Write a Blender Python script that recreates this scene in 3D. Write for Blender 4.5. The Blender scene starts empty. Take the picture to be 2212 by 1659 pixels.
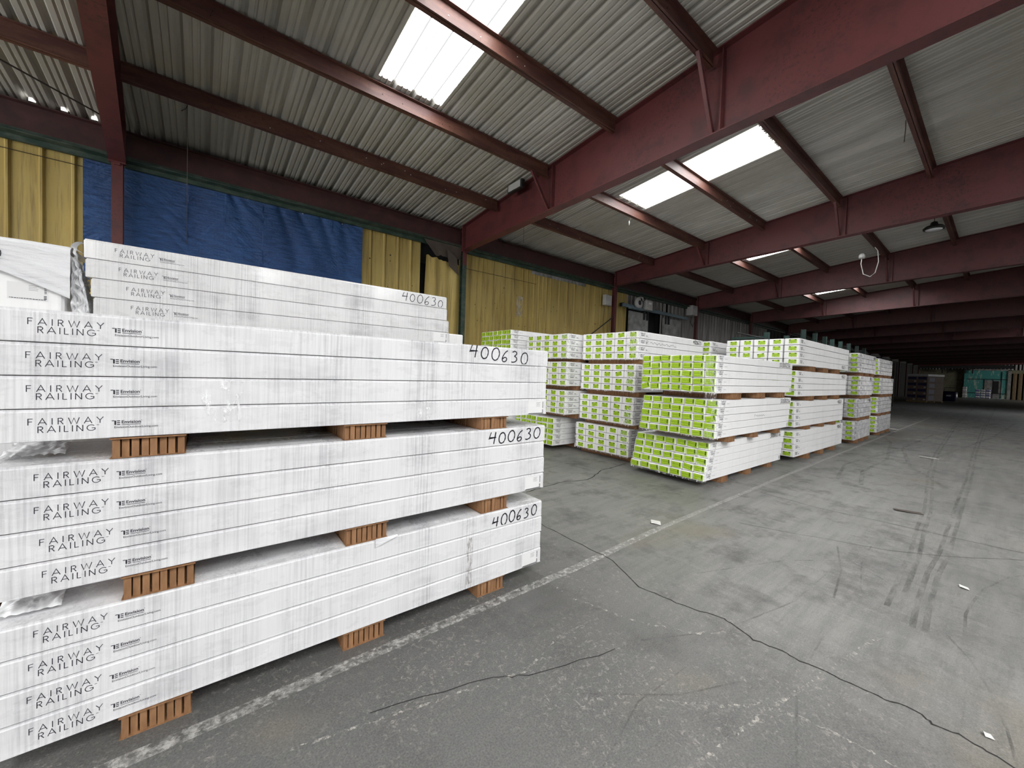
import bpy, math, random
from mathutils import Vector, Matrix, noise as mnoise
random.seed(7)
SC = bpy.context.scene
COL = SC.collection

# ------------------------------------------------------------------ camera, light, exposure
CAM_H = 1.6
FPX, YAW, PITCH, ROLL = 845.773, math.radians(51.5274), math.radians(-1.79398), math.radians(1.98040)
fw = Vector((math.cos(YAW)*math.cos(PITCH), math.sin(YAW)*math.cos(PITCH), math.sin(PITCH)))
r0 = Vector((math.sin(YAW), -math.cos(YAW), 0)); u0 = r0.cross(fw)
rt = math.cos(ROLL)*r0 + math.sin(ROLL)*u0; up = rt.cross(fw)
cd = bpy.data.cameras.new('camera'); cam = bpy.data.objects.new('camera', cd); COL.objects.link(cam)
cd.sensor_width = 36; cd.lens = 36*FPX/2212; cd.clip_end = 300; cd.clip_start = .05
cam.matrix_world = Matrix(((rt.x, up.x, -fw.x, 0), (rt.y, up.y, -fw.y, 0), (rt.z, up.z, -fw.z, CAM_H), (0, 0, 0, 1)))
SC.camera = cam
SC.view_settings.view_transform = 'Standard'; SC.view_settings.look = 'None'
SC.view_settings.gamma = 1; SC.view_settings.use_curve_mapping = False
SC.view_settings.exposure = 0.0
SC.cycles.max_bounces = 8; SC.cycles.diffuse_bounces = 5; SC.cycles.glossy_bounces = 3
SC.cycles.transparent_max_bounces = 12; SC.cycles.sample_clamp_indirect = 4.0
w = bpy.data.worlds.new('sky'); SC.world = w; w.use_nodes = True
w.node_tree.nodes['Background'].inputs[0].default_value = (.80, .88, 1, 1)
w.node_tree.nodes['Background'].inputs[1].default_value = 1.0
SKY_EMIT = 15.5
def area(name, loc, rot, sx, sy, power, col=(1, .985, .96)):
    l = bpy.data.lights.new(name, 'AREA'); l.shape = 'RECTANGLE'; l.size = sx; l.size_y = sy; l.energy = power; l.color = col
    o = bpy.data.objects.new(name, l); COL.objects.link(o); o.location = loc; o.rotation_euler = rot; return o
R90 = math.pi/2
# lamps added at assumed dock doors behind the viewer, placed to light the roof
for k, y in enumerate((-1.2, 5.6)):
    area('added_end_light', (-9.4, y, 2.3), (R90, 0, -R90), 4.6, 4.2, 480)

# lamp added at an assumed right wall door to brighten the far end
area('added_dock_light', (87.0, -18.0, 2.3), (R90, 0, 0), 5.8, 4.2, 1700)

# ------------------------------------------------------------------ mesh helpers
class MB:
    def __init__(s): s.v = []; s.f = []; s.m = []; s.sm = []
    def add(s, vs, fs, mi=0, smooth=False):
        b = len(s.v); s.v += [tuple(p) for p in vs]
        for f in fs: s.f.append([b+i for i in f]); s.m.append(mi); s.sm.append(smooth)
        return s
    def box(s, x0, x1, y0, y1, z0, z1, mi=0, M=None):
        vs = [Vector(p) for p in ((x0,y0,z0),(x1,y0,z0),(x1,y1,z0),(x0,y1,z0),(x0,y0,z1),(x1,y0,z1),(x1,y1,z1),(x0,y1,z1))]
        if M is not None: vs = [M @ p for p in vs]
        return s.add(vs, [(0,3,2,1),(4,5,6,7),(0,1,5,4),(1,2,6,5),(2,3,7,6),(3,0,4,7)], mi)
    def cbox(s, x0, x1, y0, y1, z0, z1, c=.003, mi=0, M=None):
        X = (x0, x1); Y = (y0, y1); Z = (z0, z1); sg = (1, -1); vs = []; ix = {}
        for i in (0,1):
            for j in (0,1):
                for k in (0,1):
                    for a in 'xyz':
                        p = [X[i]+sg[i]*c, Y[j]+sg[j]*c, Z[k]+sg[k]*c]
                        if a == 'x': p[0] = X[i]
                        if a == 'y': p[1] = Y[j]
                        if a == 'z': p[2] = Z[k]
                        ix[i,j,k,a] = len(vs); vs.append(Vector(p))
        I = ix; fs = []
        for i in (0,1): f = [I[i,0,0,'x'],I[i,1,0,'x'],I[i,1,1,'x'],I[i,0,1,'x']]; fs.append(f if i else f[::-1])
        for j in (0,1): f = [I[0,j,0,'y'],I[0,j,1,'y'],I[1,j,1,'y'],I[1,j,0,'y']]; fs.append(f if j else f[::-1])
        for k in (0,1): f = [I[0,0,k,'z'],I[1,0,k,'z'],I[1,1,k,'z'],I[0,1,k,'z']]; fs.append(f if k else f[::-1])
        for j in (0,1):
            for k in (0,1): fs.append([I[0,j,k,'y'],I[1,j,k,'y'],I[1,j,k,'z'],I[0,j,k,'z']][::1 if j == k else -1])
        for i in (0,1):
            for k in (0,1): fs.append([I[i,0,k,'z'],I[i,1,k,'z'],I[i,1,k,'x'],I[i,0,k,'x']][::1 if i != k else -1])
        for i in (0,1):
            for j in (0,1): fs.append([I[i,j,0,'x'],I[i,j,1,'x'],I[i,j,1,'y'],I[i,j,0,'y']][::1 if i == j else -1])
        for i in (0,1):
            for j in (0,1):
                for k in (0,1): fs.append([I[i,j,k,'x'],I[i,j,k,'y'],I[i,j,k,'z']])
        if M is not None: vs = [M @ p for p in vs]
        return s.add(vs, fs, mi)
    def tube(s, pts, r, n=8, mi=0, cap=True, closed=False):
        pts = [Vector(p) for p in pts]; rings = []; N = len(pts)
        for i, p in enumerate(pts):
            a = pts[(i-1) % N] if (closed or i) else p; b = pts[(i+1) % N] if (closed or i < N-1) else p
            t = (b-a).normalized(); q = Vector((0,0,1)) if abs(t.z) < .9 else Vector((1,0,0))
            e1 = t.cross(q).normalized(); e2 = t.cross(e1); rr = r[i] if isinstance(r, (list, tuple)) else r
            rings.append([p + rr*(math.cos(2*math.pi*k/n)*e1 + math.sin(2*math.pi*k/n)*e2) for k in range(n)])
        vs = [v for R in rings for v in R]; fs = []
        for i in range(N if closed else N-1):
            for k in range(n):
                fs.append((i*n+k, i*n+(k+1) % n, ((i+1) % N)*n+(k+1) % n, ((i+1) % N)*n+k))
        if cap and not closed: fs += [tuple(range(n))[::-1], tuple((N-1)*n+k for k in range(n))]
        return s.add(vs, fs, mi, True)
    def lathe(s, prof, n=24, M=None, mi=0):
        vs = []; fs = []
        for (r, z) in prof:
            for k in range(n): a = 2*math.pi*k/n; vs.append(Vector((r*math.cos(a), r*math.sin(a), z)))
        for i in range(len(prof)-1):
            for k in range(n): fs.append((i*n+k, i*n+(k+1) % n, (i+1)*n+(k+1) % n, (i+1)*n+k))
        fs.append(tuple(range(n))[::-1]); fs.append(tuple((len(prof)-1)*n+k for k in range(n)))
        if M is not None: vs = [M @ v for v in vs]
        return s.add(vs, fs, mi, True)
    def sweep(s, prof, A, B, mi=0):
        """prof: list of 3d offset pairs; extrude closed polygon from A to B (lists of points of equal length)"""
        n = len(A); vs = list(A)+list(B); fs = [(i, (i+1) % n, n+(i+1) % n, n+i) for i in range(n)]
        fs += [tuple(range(n))[::-1], tuple(range(n, 2*n))]
        return s.add(vs, fs, mi)
    def grid(s, fn, nu, nv, mi=0, smooth=True):
        vs = [fn(i/nu, j/nv) for j in range(nv+1) for i in range(nu+1)]
        fs = [(j*(nu+1)+i, j*(nu+1)+i+1, (j+1)*(nu+1)+i+1, (j+1)*(nu+1)+i) for j in range(nv) for i in range(nu)]
        return s.add(vs, fs, mi, smooth)
    def mesh(s, name, mats):
        me = bpy.data.meshes.new(name); me.from_pydata(s.v, [], s.f)
        for m in mats: me.materials.append(m)
        me.polygons.foreach_set('material_index', s.m); me.polygons.foreach_set('use_smooth', s.sm)
        me.update(); return me
def link(name, me, parent=None, loc=(0,0,0), rot=(0,0,0)):
    o = bpy.data.objects.new(name, me); COL.objects.link(o); o.location = loc; o.rotation_euler = rot
    if parent: o.parent = parent
    return o
def tag(o, label, cat, group=None, kind=None):
    o['label'] = label; o['category'] = cat
    if group: o['group'] = group
    if kind: o['kind'] = kind
    return o
def build(name, mb, mats, parent=None, loc=(0,0,0), rot=(0,0,0)):
    if not isinstance(mats, (list, tuple)): mats = [mats]
    return link(name, mb.mesh(name, mats), parent, loc, rot)
def struct(name, mb, mats, parent=None, loc=(0,0,0)):
    o = build(name, mb, mats, parent, loc)
    if parent is None: o['kind'] = 'structure'
    return o
def empty(name, loc, rz=0): return link(name, None, None, loc, (0,0,rz))
def nz(x, y=0, z=0): return mnoise.noise(Vector((x, y, z)))

# ------------------------------------------------------------------ materials
class NT:
    def __init__(s, name):
        s.m = bpy.data.materials.new(name); s.m.use_nodes = True; s.t = s.m.node_tree; s.n = s.t.nodes; s.l = s.t.links
        s.b = s.n['Principled BSDF']
    def node(s, ty, **kw):
        x = s.n.new(ty)
        for k, v in kw.items(): setattr(x, k, v)
        return x
    def coord(s, scale=(1,1,1), rot=(0,0,0), kind='pos'):
        mp = s.node('ShaderNodeMapping'); mp.inputs['Scale'].default_value = scale; mp.inputs['Rotation'].default_value = rot
        if kind == 'pos': g = s.node('ShaderNodeNewGeometry'); s.l.new(g.outputs['Position'], mp.inputs['Vector'])
        else: g = s.node('ShaderNodeTexCoord'); s.l.new(g.outputs['Object'], mp.inputs['Vector'])
        return mp.outputs[0]
    def noise(s, vec, scale=5, detail=4, rough=.55, lo=.3, hi=.7, dist=0):
        x = s.node('ShaderNodeTexNoise'); x.inputs['Scale'].default_value = scale; x.inputs['Detail'].default_value = detail
        x.inputs['Roughness'].default_value = rough; x.inputs['Distortion'].default_value = dist
        s.l.new(vec, x.inputs['Vector'])
        r = s.node('ShaderNodeMapRange'); r.inputs[1].default_value = lo; r.inputs[2].default_value = hi
        s.l.new(x.outputs['Fac'], r.inputs[0]); return r.outputs[0]
    def math(s, op, a, b):
        x = s.node('ShaderNodeMath', operation=op)
        for i, v in enumerate((a, b)):
            if isinstance(v, (int, float)): x.inputs[i].default_value = v
            else: s.l.new(v, x.inputs[i])
        return x.outputs[0]
    def mix(s, fac, a, b, mode='MIX'):
        x = s.node('ShaderNodeMix', data_type='RGBA', blend_type=mode)
        for k, v in ((0, fac), (6, a), (7, b)):
            if isinstance(v, (int, float)): x.inputs[k].default_value = v
            elif isinstance(v, tuple): x.inputs[k].default_value = v if len(v) == 4 else v+(1,)
            else: s.l.new(v, x.inputs[k])
        return x.outputs[2]
    def base(s, c):
        if isinstance(c, tuple): s.b.inputs['Base Color'].default_value = c+(1,)
        else: s.l.new(c, s.b.inputs['Base Color'])
    def set(s, **kw):
        for k, v in kw.items():
            k = k.replace('_', ' ')
            if isinstance(v, (int, float)): s.b.inputs[k].default_value = v
            else: s.l.new(v, s.b.inputs[k])
    def bump(s, h, strength=.3, dist=.01):
        x = s.node('ShaderNodeBump'); x.inputs['Strength'].default_value = strength; x.inputs['Distance'].default_value = dist
        s.l.new(h, x.inputs['Height']); s.l.new(x.outputs[0], s.b.inputs['Normal'])
def simple(name, c, rough=.6, metal=0., var=.12, scale=6, **kw):
    t = NT(name); n = t.noise(t.coord(), scale, 5)
    t.base(t.mix(n, tuple(x*(1-var) for x in c), tuple(min(1, x*(1+var)) for x in c)))
    t.set(Roughness=rough, Metallic=metal, **kw); return t.m

def m_carton(name, streak=.35, base=(.71,.71,.72), dark=(.40,.40,.42), shine=0., sx=95):
    t = NT(name)
    st = t.noise(t.coord((sx, 60, 2.2)), 1, 3, .6, .42, .72)
    bd = t.noise(t.coord((5, 3, .25)), 1, 2, .5, .40, .66)
    big = t.noise(t.coord((1.6, 1.6, 7)), 1, 5, .65, .45, .62)
    f = t.math('MULTIPLY', st, t.math('ADD', t.math('MULTIPLY', bd, .8), .25))
    f = t.math('ADD', t.math('MULTIPLY', f, streak), t.math('MULTIPLY', t.math('MULTIPLY', bd, big), streak*.55))
    t.base(t.mix(f, base, dark))
    if shine:
        g = t.noise(t.coord((4, 4, 9)), 1, 6, .7, .46, .60)
        t.set(Roughness=t.math('SUBTRACT', .5, t.math('MULTIPLY', g, .36)), Coat_Weight=shine, Coat_Roughness=.12)
        t.bump(t.noise(t.coord((60, 60, 9)), 1, 4, .65, 0, 1), .35*shine+.1, .01)
    else:
        t.set(Roughness=.42)
    return t.m
M = {}
M['front'] = m_carton('white_carton_in_film', .72, shine=.25)
M['glossy'] = m_carton('white_carton_in_glossy_film', .75, base=(.66,.66,.66), dark=(.35,.35,.36), shine=.8, sx=130)
M['board'] = m_carton('white_corrugated_carton', .30, base=(.86,.86,.86), dark=(.56,.56,.57), sx=40)
t = NT('white_carton_in_cloudy_film'); a = t.noise(t.coord((5,5,8), (0,.5,0)), 1, 6, .7, .40, .60, 1.0); b = t.noise(t.coord((14,14,5)), 1, 5, .7, .40, .64)
t.base(t.mix(t.math('MULTIPLY', a, b), t.mix(a, (.80,.80,.80), (.52,.52,.54)), (.36,.36,.39))); t.set(Roughness=.35); M['film_board'] = t.m
M['top'] = m_carton('white_carton_top', .5)
M['ink'] = simple('black_print', (.018,.018,.028), .5, var=.1)
M['marker'] = simple('black_marker', (.012,.012,.02), .4, var=.1)
M['sticker'] = simple('white_sticker', (.74,.74,.74), .35, var=.02)
M['green'] = simple('lime_label', (.36,.56,.025), .42, var=.10, scale=30)
M['green2'] = simple('lime_label_print', (.16,.30,.012), .45, var=.1)
M['green3'] = simple('dark_green_label_print', (.05,.10,.012), .45, var=.1)
M['cardboard'] = None
t = NT('brown_corrugated_cardboard'); n = t.noise(t.coord((30, 30, 6), kind='obj'), 1, 5, .6)
t.base(t.mix(n, (.185,.088,.038), (.33,.175,.082))); t.set(Roughness=.8); M['cardboard'] = t.m
t = NT('red_oxide_steel')
a = t.noise(t.coord((3,3,3)), 1, 6, .65, .46, .68); b = t.noise(t.coord((24,24,24)), 1, 5, .7, .52, .66)
c = t.mix(a, (.092,.019,.020), (.056,.013,.014)); c = t.mix(t.math('MULTIPLY', b, t.noise(t.coord((.8,.8,.8)), 1, 3, .5, .48, .62)), c, (.030,.012,.010))
t.base(c); t.set(Roughness=.55); M['red'] = t.m
t = NT('rusty_primer_steel')
a = t.noise(t.coord((1.2,6,6)), 1, 6, .65, .40, .66); b = t.noise(t.coord((18,18,18)), 1, 5, .7, .50, .66)
t.base(t.mix(t.math('MULTIPLY', b, .7), t.mix(a, (.055,.017,.013), (.120,.050,.032)), (.06,.018,.014))); t.set(Roughness=.6); M['purlin'] = t.m
M['darkred'] = simple('shaded_red_steel', (.040,.012,.012), .6, var=.35)  # shade on the eave beam put into the steel colour
t = NT('green_painted_steel'); a = t.noise(t.coord((5,5,9)), 1, 6, .7, .44, .62)
t.base(t.mix(a, (.012,.032,.022), (.048,.070,.052))); t.set(Roughness=.6); M['greensteel'] = t.m
t = NT('galvanised_roof_sheet'); a = t.noise(t.coord((2.4,.35,1)), 1, 5, .6, .35, .66); b = t.noise(t.coord((.6,.6,.6)), 1, 4, .6, .38, .64)
t.base(t.mix(b, t.mix(a, (.48,.47,.435), (.30,.29,.265)), (.35,.338,.295))); t.set(Roughness=.55, Metallic=.15); M['roof'] = t.m
t = NT('skylight_panel'); e = t.node('ShaderNodeEmission'); e.inputs[1].default_value = SKY_EMIT
# the ribs and laps of the fibreglass sheet pass less light than the flat pans
sp = t.node('ShaderNodeSeparateXYZ'); gg = t.node('ShaderNodeNewGeometry'); t.l.new(gg.outputs['Position'], sp.inputs[0])
fr = t.math('FRACT', t.math('MULTIPLY', sp.outputs[0], 1/.3), 0)
rib = t.math('MULTIPLY', t.math('GREATER_THAN', fr, .12), t.math('LESS_THAN', fr, .20)); lap = t.math('MULTIPLY', t.math('GREATER_THAN', fr, .55), t.math('LESS_THAN', fr, .585))
t.l.new(t.math('ADD', .80, t.math('MULTIPLY', SKY_EMIT*1.13, t.math('SUBTRACT', 1.0, t.math('ADD', rib, lap)))), e.inputs[1]); e.inputs[0].default_value = (.98,.985,.985,1)
t.l.new(e.outputs[0], t.n['Material Output'].inputs[0]); M['sky'] = t.m
t = NT('added_skylight_far'); e = t.node('ShaderNodeEmission'); e.inputs[1].default_value = SKY_EMIT*.8; e.inputs[0].default_value = (.9,.95,1,1)
t.l.new(e.outputs[0], t.n['Material Output'].inputs[0]); M['sky2'] = t.m
t = NT('tan_wall_panel')
a = t.noise(t.coord((2,2,.35)), 1, 6, .65, .38, .66); b = t.noise(t.coord((22,22,.8)), 1, 5, .65, .50, .70); d = t.noise(t.coord((1.1,1.1,1.1)), 1, 5, .6, .45, .7)
c = t.mix(a, (.45,.34,.105), (.35,.255,.07)); c = t.mix(t.math('MULTIPLY', b, .75), c, (.13,.085,.035)); t.base(t.mix(t.math('MULTIPLY', d, .35), c, (.36,.30,.13)))
t.set(Roughness=.65); M['tan'] = t.m
t = NT('blue_tarpaulin'); a = t.noise(t.coord((1.1,1.1,.5)), 1, 4, .6, .35, .65)
c1 = t.noise(t.coord((4,4,26), (0,.62,0)), 1, 6, .72, .44, .66, .4); c2 = t.noise(t.coord((4,4,30), (0,-.75,0)), 1, 6, .72, .46, .66, .4)  # crease shade and sheen painted into the blue as streaks
c = t.mix(a, (.014,.050,.155), (.026,.085,.24)); c = t.mix(t.math('MULTIPLY', c1, .75), c, (.008,.026,.085)); t.base(t.mix(t.math('MULTIPLY', c2, .5), c, (.045,.12,.31)))
t.set(Roughness=.36, Specular_IOR_Level=.4); t.bump(t.math('SUBTRACT', c2, c1), .5, .014); M['tarp'] = t.m
t = NT('grey_wall_sheet'); a = t.noise(t.coord((9,9,.5)), 1, 5, .65, .40, .66); t.base(t.mix(a, (.30,.29,.28), (.10,.09,.085))); t.set(Roughness=.6, Metallic=.2); M['greywall'] = t.m
t = NT('concrete_door_leaf'); a = t.noise(t.coord((2.4,2.4,2.4)), 1, 7, .7, .40, .62); t.base(t.mix(a, (.27,.27,.27), (.13,.13,.125))); t.set(Roughness=.75); M['leaf'] = t.m
M['darksheet'] = simple('shaded_wall_sheet', (.016,.015,.014), .8, var=.3)  # shade of the far left wall painted as near-black sheet
t = NT('mossy_concrete'); a = t.noise(t.coord((.8,.8,.8)), 1, 7, .7, .38, .64); t.base(t.mix(a, (.17,.16,.10), (.075,.07,.045))); t.set(Roughness=.85); M['mossy'] = t.m
t = NT('worn_teal_paint'); a = t.noise(t.coord((1.2,1.6,.45)), 1, 7, .72, .50, .58); t.base(t.mix(a, (.055,.26,.24), (.45,.50,.42))); t.set(Roughness=.6); M['teal'] = t.m
t = NT('floor_concrete')
a = t.noise(t.coord((.35,.35,1)), 1, 6, .6, .34, .66)                      # broad tone
s1 = t.noise(t.coord((1.1,9,1), (0,0,.06)), 1, 5, .65, .42, .70)            # sweeping streaks
s2 = t.noise(t.coord((9,1.3,1), (0,0,-.25)), 1, 5, .65, .50, .72)
bl = t.noise(t.coord((2.2,2.2,1)), 1, 7, .72, .50, .68)                     # dark blotches
fl = t.noise(t.coord((34,34,1)), 1, 7, .78, .54, .64, .8)                   # pale worn flecks
fm = t.noise(t.coord((1.25,1.25,1)), 1, 4, .6, .40, .56)
gr = t.noise(t.coord((120,120,1)), 1, 3, .6, .25, .75)
sx_ = t.node('ShaderNodeSeparateXYZ'); g_ = t.node('ShaderNodeNewGeometry'); t.l.new(g_.outputs['Position'], sx_.inputs[0])
slab = t.node('ShaderNodeMapRange'); slab.inputs[1].default_value = 2.3; slab.inputs[2].default_value = 3.4; t.l.new(t.math('ADD', sx_.outputs[0], t.math('MULTIPLY', a, .5)), slab.inputs[0]); slab = slab.outputs[0]
near = t.math('SUBTRACT', 1.0, slab)                                          # the older, dirtier slab on the viewer's side of the joint, some shade painted in
s3 = t.noise(t.coord((3,40,1), (0,0,.12)), 1, 5, .7, .52, .74); s4 = t.noise(t.coord((46,4,1), (0,0,-.7)), 1, 4, .7, .58, .74)
c = t.mix(slab, t.mix(a, (.108,.105,.100), (.062,.061,.059)), t.mix(a, (.245,.240,.224), (.150,.147,.139)))
c = t.mix(t.math('MULTIPLY', s1, .62), c, (.058,.068,.064)); c = t.mix(t.math('MULTIPLY', t.math('MULTIPLY', s2, .40), slab), c, (.29,.285,.265))
c = t.mix(t.math('MULTIPLY', s3, .55), c, (.085,.083,.078)); c = t.mix(t.math('MULTIPLY', s4, .50), c, (.055,.054,.052))
c = t.mix(t.math('MULTIPLY', bl, .75), c, (.052,.050,.049))
c = t.mix(t.math('MULTIPLY', t.math('MULTIPLY', fl, fm), t.math('ADD', .42, t.math('MULTIPLY', near, .55))), c, (.33,.305,.27))
c = t.mix(t.math('MULTIPLY', t.noise(t.coord((.55,.75,1)), 1, 3, .5, .58, .72), .8), c, (.17,.145,.095))
c = t.mix(.32, c, t.mix(gr, (.02,.02,.02), (.28,.275,.265)))
t.base(c); t.set(Roughness=t.math('ADD', .46, t.math('MULTIPLY', bl, .25)), Specular_IOR_Level=.45)
t.bump(t.math('ADD', fl, t.math('MULTIPLY', gr, .4)), .18, .004); M['floor'] = t.m
def m_mark(name, c, sc, lo, hi, op, rough=.7):
    t = NT(name); tr = t.node('ShaderNodeBsdfTransparent'); mx = t.node('ShaderNodeMixShader')
    t.base(c); t.set(Roughness=rough)
    t.l.new(t.math('MULTIPLY', t.noise(t.coord(sc), 1, 6, .72, lo, hi), op), mx.inputs[0])
    t.l.new(tr.outputs[0], mx.inputs[1]); t.l.new(t.b.outputs[0], mx.inputs[2]); t.l.new(mx.outputs[0], t.n['Material Output'].inputs[0]); return t.m
M['paint'] = m_mark('worn_white_paint', (.50,.49,.46), (26,26,1), .42, .60, .72)
M['paint2'] = m_mark('scuffed_pale_paint', (.42,.40,.36), (30,30,1), .50, .62, .8)
M['yellowpaint'] = m_mark('worn_yellow_paint', (.60,.42,.03), (2,2,1), .30, .5, 1.0)
M['crack'] = simple('dark_crack', (.012,.011,.010), .9)
M['tyre'] = m_mark('tyre_rubber_mark', (.035,.035,.034), (3,14,1), .42, .72, .42)
M['plain_film'] = None
def m_film(name, op, c=(.93,.935,.95), sc=(30,30,18), lo=.52, hi=.70, gain=.7):
    t = NT(name); tr = t.node('ShaderNodeBsdfTransparent'); mx = t.node('ShaderNodeMixShader')
    t.base(c); t.set(Roughness=.35, Specular_IOR_Level=.5); t.bump(t.noise(t.coord(sc), 1, 5, .7, .1, .9, .5), .15, .006)
    h = t.noise(t.coord(sc, (.4,.3,.2)), 1, 4, .6, lo, hi, 1.2); t.l.new(t.math('ADD', op, t.math('MULTIPLY', h, gain)), mx.inputs[0])
    t.l.new(tr.outputs[0], mx.inputs[1]); t.l.new(t.b.outputs[0], mx.inputs[2]); t.l.new(mx.outputs[0], t.n['Material Output'].inputs[0]); return t.m
M['film'] = m_film('clear_stretch_film', .05, sc=(26,26,9))
M['thickfilm'] = m_film('hazy_stretch_film', .74, sc=(16,16,9), lo=.4, hi=.7)
t = NT('white_draped_film'); t.base((.70,.705,.72)); t.set(Roughness=.3, Specular_IOR_Level=.5); t.bump(t.noise(t.coord((7,7,34), (.1,.35,0)), 1, 5, .65, .2, .8, .5), .45, .02); M['drape'] = t.m
M['black'] = simple('black_metal', (.012,.012,.013), .5)
M['darkhole'] = simple('unlit_interior', (.01,.01,.01), .9)
M['lens'] = simple('frosted_lamp_lens', (.75,.77,.8), .3)
M['greybox'] = simple('grey_painted_metal', (.38,.38,.37), .5)
M['bluegrey'] = simple('blue_grey_rail', (.10,.15,.18), .5)
M['wire'] = simple('dark_cable', (.03,.025,.022), .6)
M['wirewhite'] = simple('white_cable', (.6,.6,.58), .5)
M['rackgreen'] = simple('green_rack_paint', (.030,.072,.062), .5)
M['brownbox'] = simple('brown_carton', (.27,.20,.16), .75)
M['navy'] = simple('navy_print', (.04,.045,.14), .6)
M['pallet'] = simple('pallet_wood', (.36,.26,.15), .8)
M['bin'] = simple('navy_plastic', (.012,.016,.085), .4)
M['whitebag'] = simple('white_sack', (.72,.72,.74), .5)
M['bluebag'] = simple('blue_white_sack', (.30,.30,.50), .5)
M['greybag'] = simple('grey_sack', (.42,.42,.42), .5)
M['wood'] = simple('brown_board_wall', (.15,.10,.05), .7, var=.3)
M['paper'] = simple('paper_scrap', (.55,.54,.51), .7)
M['bark'] = simple('brown_scrap', (.06,.045,.035), .8)
M['rust'] = simple('rust_stain', (.20,.14,.08), .8)

# ------------------------------------------------------------------ lettering
def ribbon(mb, pts, th, mi=0, closed=False, zoff=0., T=None, taper=False):
    """flat ribbon in the x/z plane facing -y; T maps (x, z) to a 3d point"""
    P = [Vector((p[0], p[1])) for p in pts]; L = []; Rr = []; n = len(P)
    for i, p in enumerate(P):
        a = P[i-1] if (i or closed) else p; b = P[(i+1) % n] if (i < n-1 or closed) else p
        d = (b-a); d = d.normalized() if d.length > 1e-9 else Vector((1, 0)); nn = Vector((-d.y, d.x))
        h = th/2
        if taper: h *= .75+.5*abs(math.sin(i*1.7+n))
        if i and i < n-1:
            d1 = (p-P[i-1]).normalized(); cs = max(.5, abs(d1.dot(d))); h /= cs
        L.append(p+nn*h); Rr.append(p-nn*h)
    T = T or (lambda x, z: (x, zoff, z))
    vs = [T(v.x, v.y) for v in L]+[T(v.x, v.y) for v in Rr]
    fs = [(i+1, i, n+i, n+i+1) for i in range(n-1)]
    if closed: fs.append((0, n-1, 2*n-1, n))
    mb.add(vs, fs, mi)
def arc(cx, cz, rx, rz, a0, a1, n=12): return [(cx+rx*math.cos(math.radians(a0+(a1-a0)*k/n)), cz+rz*math.sin(math.radians(a0+(a1-a0)*k/n))) for k in range(n+1)]
GL = {
 'F': (.52, [[(0.05,0),(0.05,1)], [(0,.95),(.52,.95)], [(0.05,.52),(.46,.52)]]),
 'A': (.86, [[(0,0),(.43,1),(.86,0)], [(.17,.32),(.69,.32)]]),
 'I': (.10, [[(.05,0),(.05,1)]]),
 'R': (.60, [[(.05,0),(.05,1)], [(0,.95),(.30,.95)]+arc(.30,.72,.23,.23,90,-90,8)+[(.05,.49)], [(.28,.49),(.58,0)]]),
 'W': (1.18, [[(0,1),(.30,0),(.59,.92),(.88,0),(1.18,1)]]),
 'Y': (.78, [[(0,1),(.39,.48),(.78,1)], [(.39,.5),(.39,0)]]),
 'L': (.48, [[(.05,1),(.05,0)], [(0,.05),(.48,.05)]]),
 'N': (.74, [[(.05,0),(.05,1)], [(.05,.97),(.69,.03)], [(.69,0),(.69,1)]]),
 'G': (.98, [arc(.5,.5,.46,.46,42,318,18)+[(.94,.24)], [(.93,.17),(.93,.47)], [(.56,.47),(.97,.47)]]),
}
def word(mb, txt, x, z, h, width, th=.105, T=None, mi=0):
    tot = sum(GL[c][0] for c in txt)*h; gap = (width-tot)/(len(txt)-1)
    for c in txt:
        wd, st = GL[c]
        for p in st: ribbon(mb, [(x+a*h, z+b*h) for a, b in p], th*h, mi, T=T)
        x += wd*h+gap
_tc = {}
def text_tris(body, size, bold=0.):
    k = (body, bold)
    if k not in _tc:
        cu = bpy.data.curves.new('t', 'FONT'); cu.body = body; cu.size = 1; cu.offset = bold; cu.resolution_u = 3
        o = bpy.data.objects.new('t', cu); COL.objects.link(o); bpy.context.view_layer.update()
        me = o.evaluated_get(bpy.context.evaluated_depsgraph_get()).to_mesh()
        _tc[k] = ([(v.co.x, v.co.y) for v in me.vertices], [tuple(p.vertices) for p in me.polygons])
        bpy.data.objects.remove(o); bpy.data.curves.remove(cu)
    return _tc[k]
def text(mb, body, x, z, width, hs=1., bold=0., T=None, mi=0):
    vs, fs = text_tris(body, 1, bold); x0 = min(v[0] for v in vs); x1 = max(v[0] for v in vs); k = width/(x1-x0)
    T = T or (lambda a, b: (a, 0, b)); mb.add([T(x+(v[0]-x0)*k, z+v[1]*k*hs) for v in vs], fs, mi)
def logo_mesh(T=None, full=True, part=0):
    mb = MB(); h = .0245
    if part == 1: return maker(mb, T)
    word(mb, 'FAIRWAY', 0, .030, h, .196, T=T)
    word(mb, 'RAILING', .024, 0, h, .150, T=T)
    ribbon(mb, [(.177,.0225),(.184,.0225)], .0016, T=T)
    return mb
def maker(mb, T=None):
    if True:
        ribbon(mb, [(.219,.036),(.227,.036)], .0030, T=T)          # BY
        ribbon(mb, [(.2295,.0190),(.2295,.0365)], .0052, T=T)      # bar mark
        for z in (.0205,.0277,.0350): ribbon(mb, [(.2345,z),(.2435,z)], .0036, T=T)
        text(mb, 'Envision', .2480, .0245, .0570, 1.0, .022, T)
        ribbon(mb, [(.3060,.0360),(.3085,.0360)], .0018, T=T)
        ribbon(mb, [(.2480,.0195),(.3045,.0195)], .0020, T=T)
        text(mb, 'EnvisionOutdoorLiving.com', .2270, .0055, .1310, 1.05, .004, T)
    return mb
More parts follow.
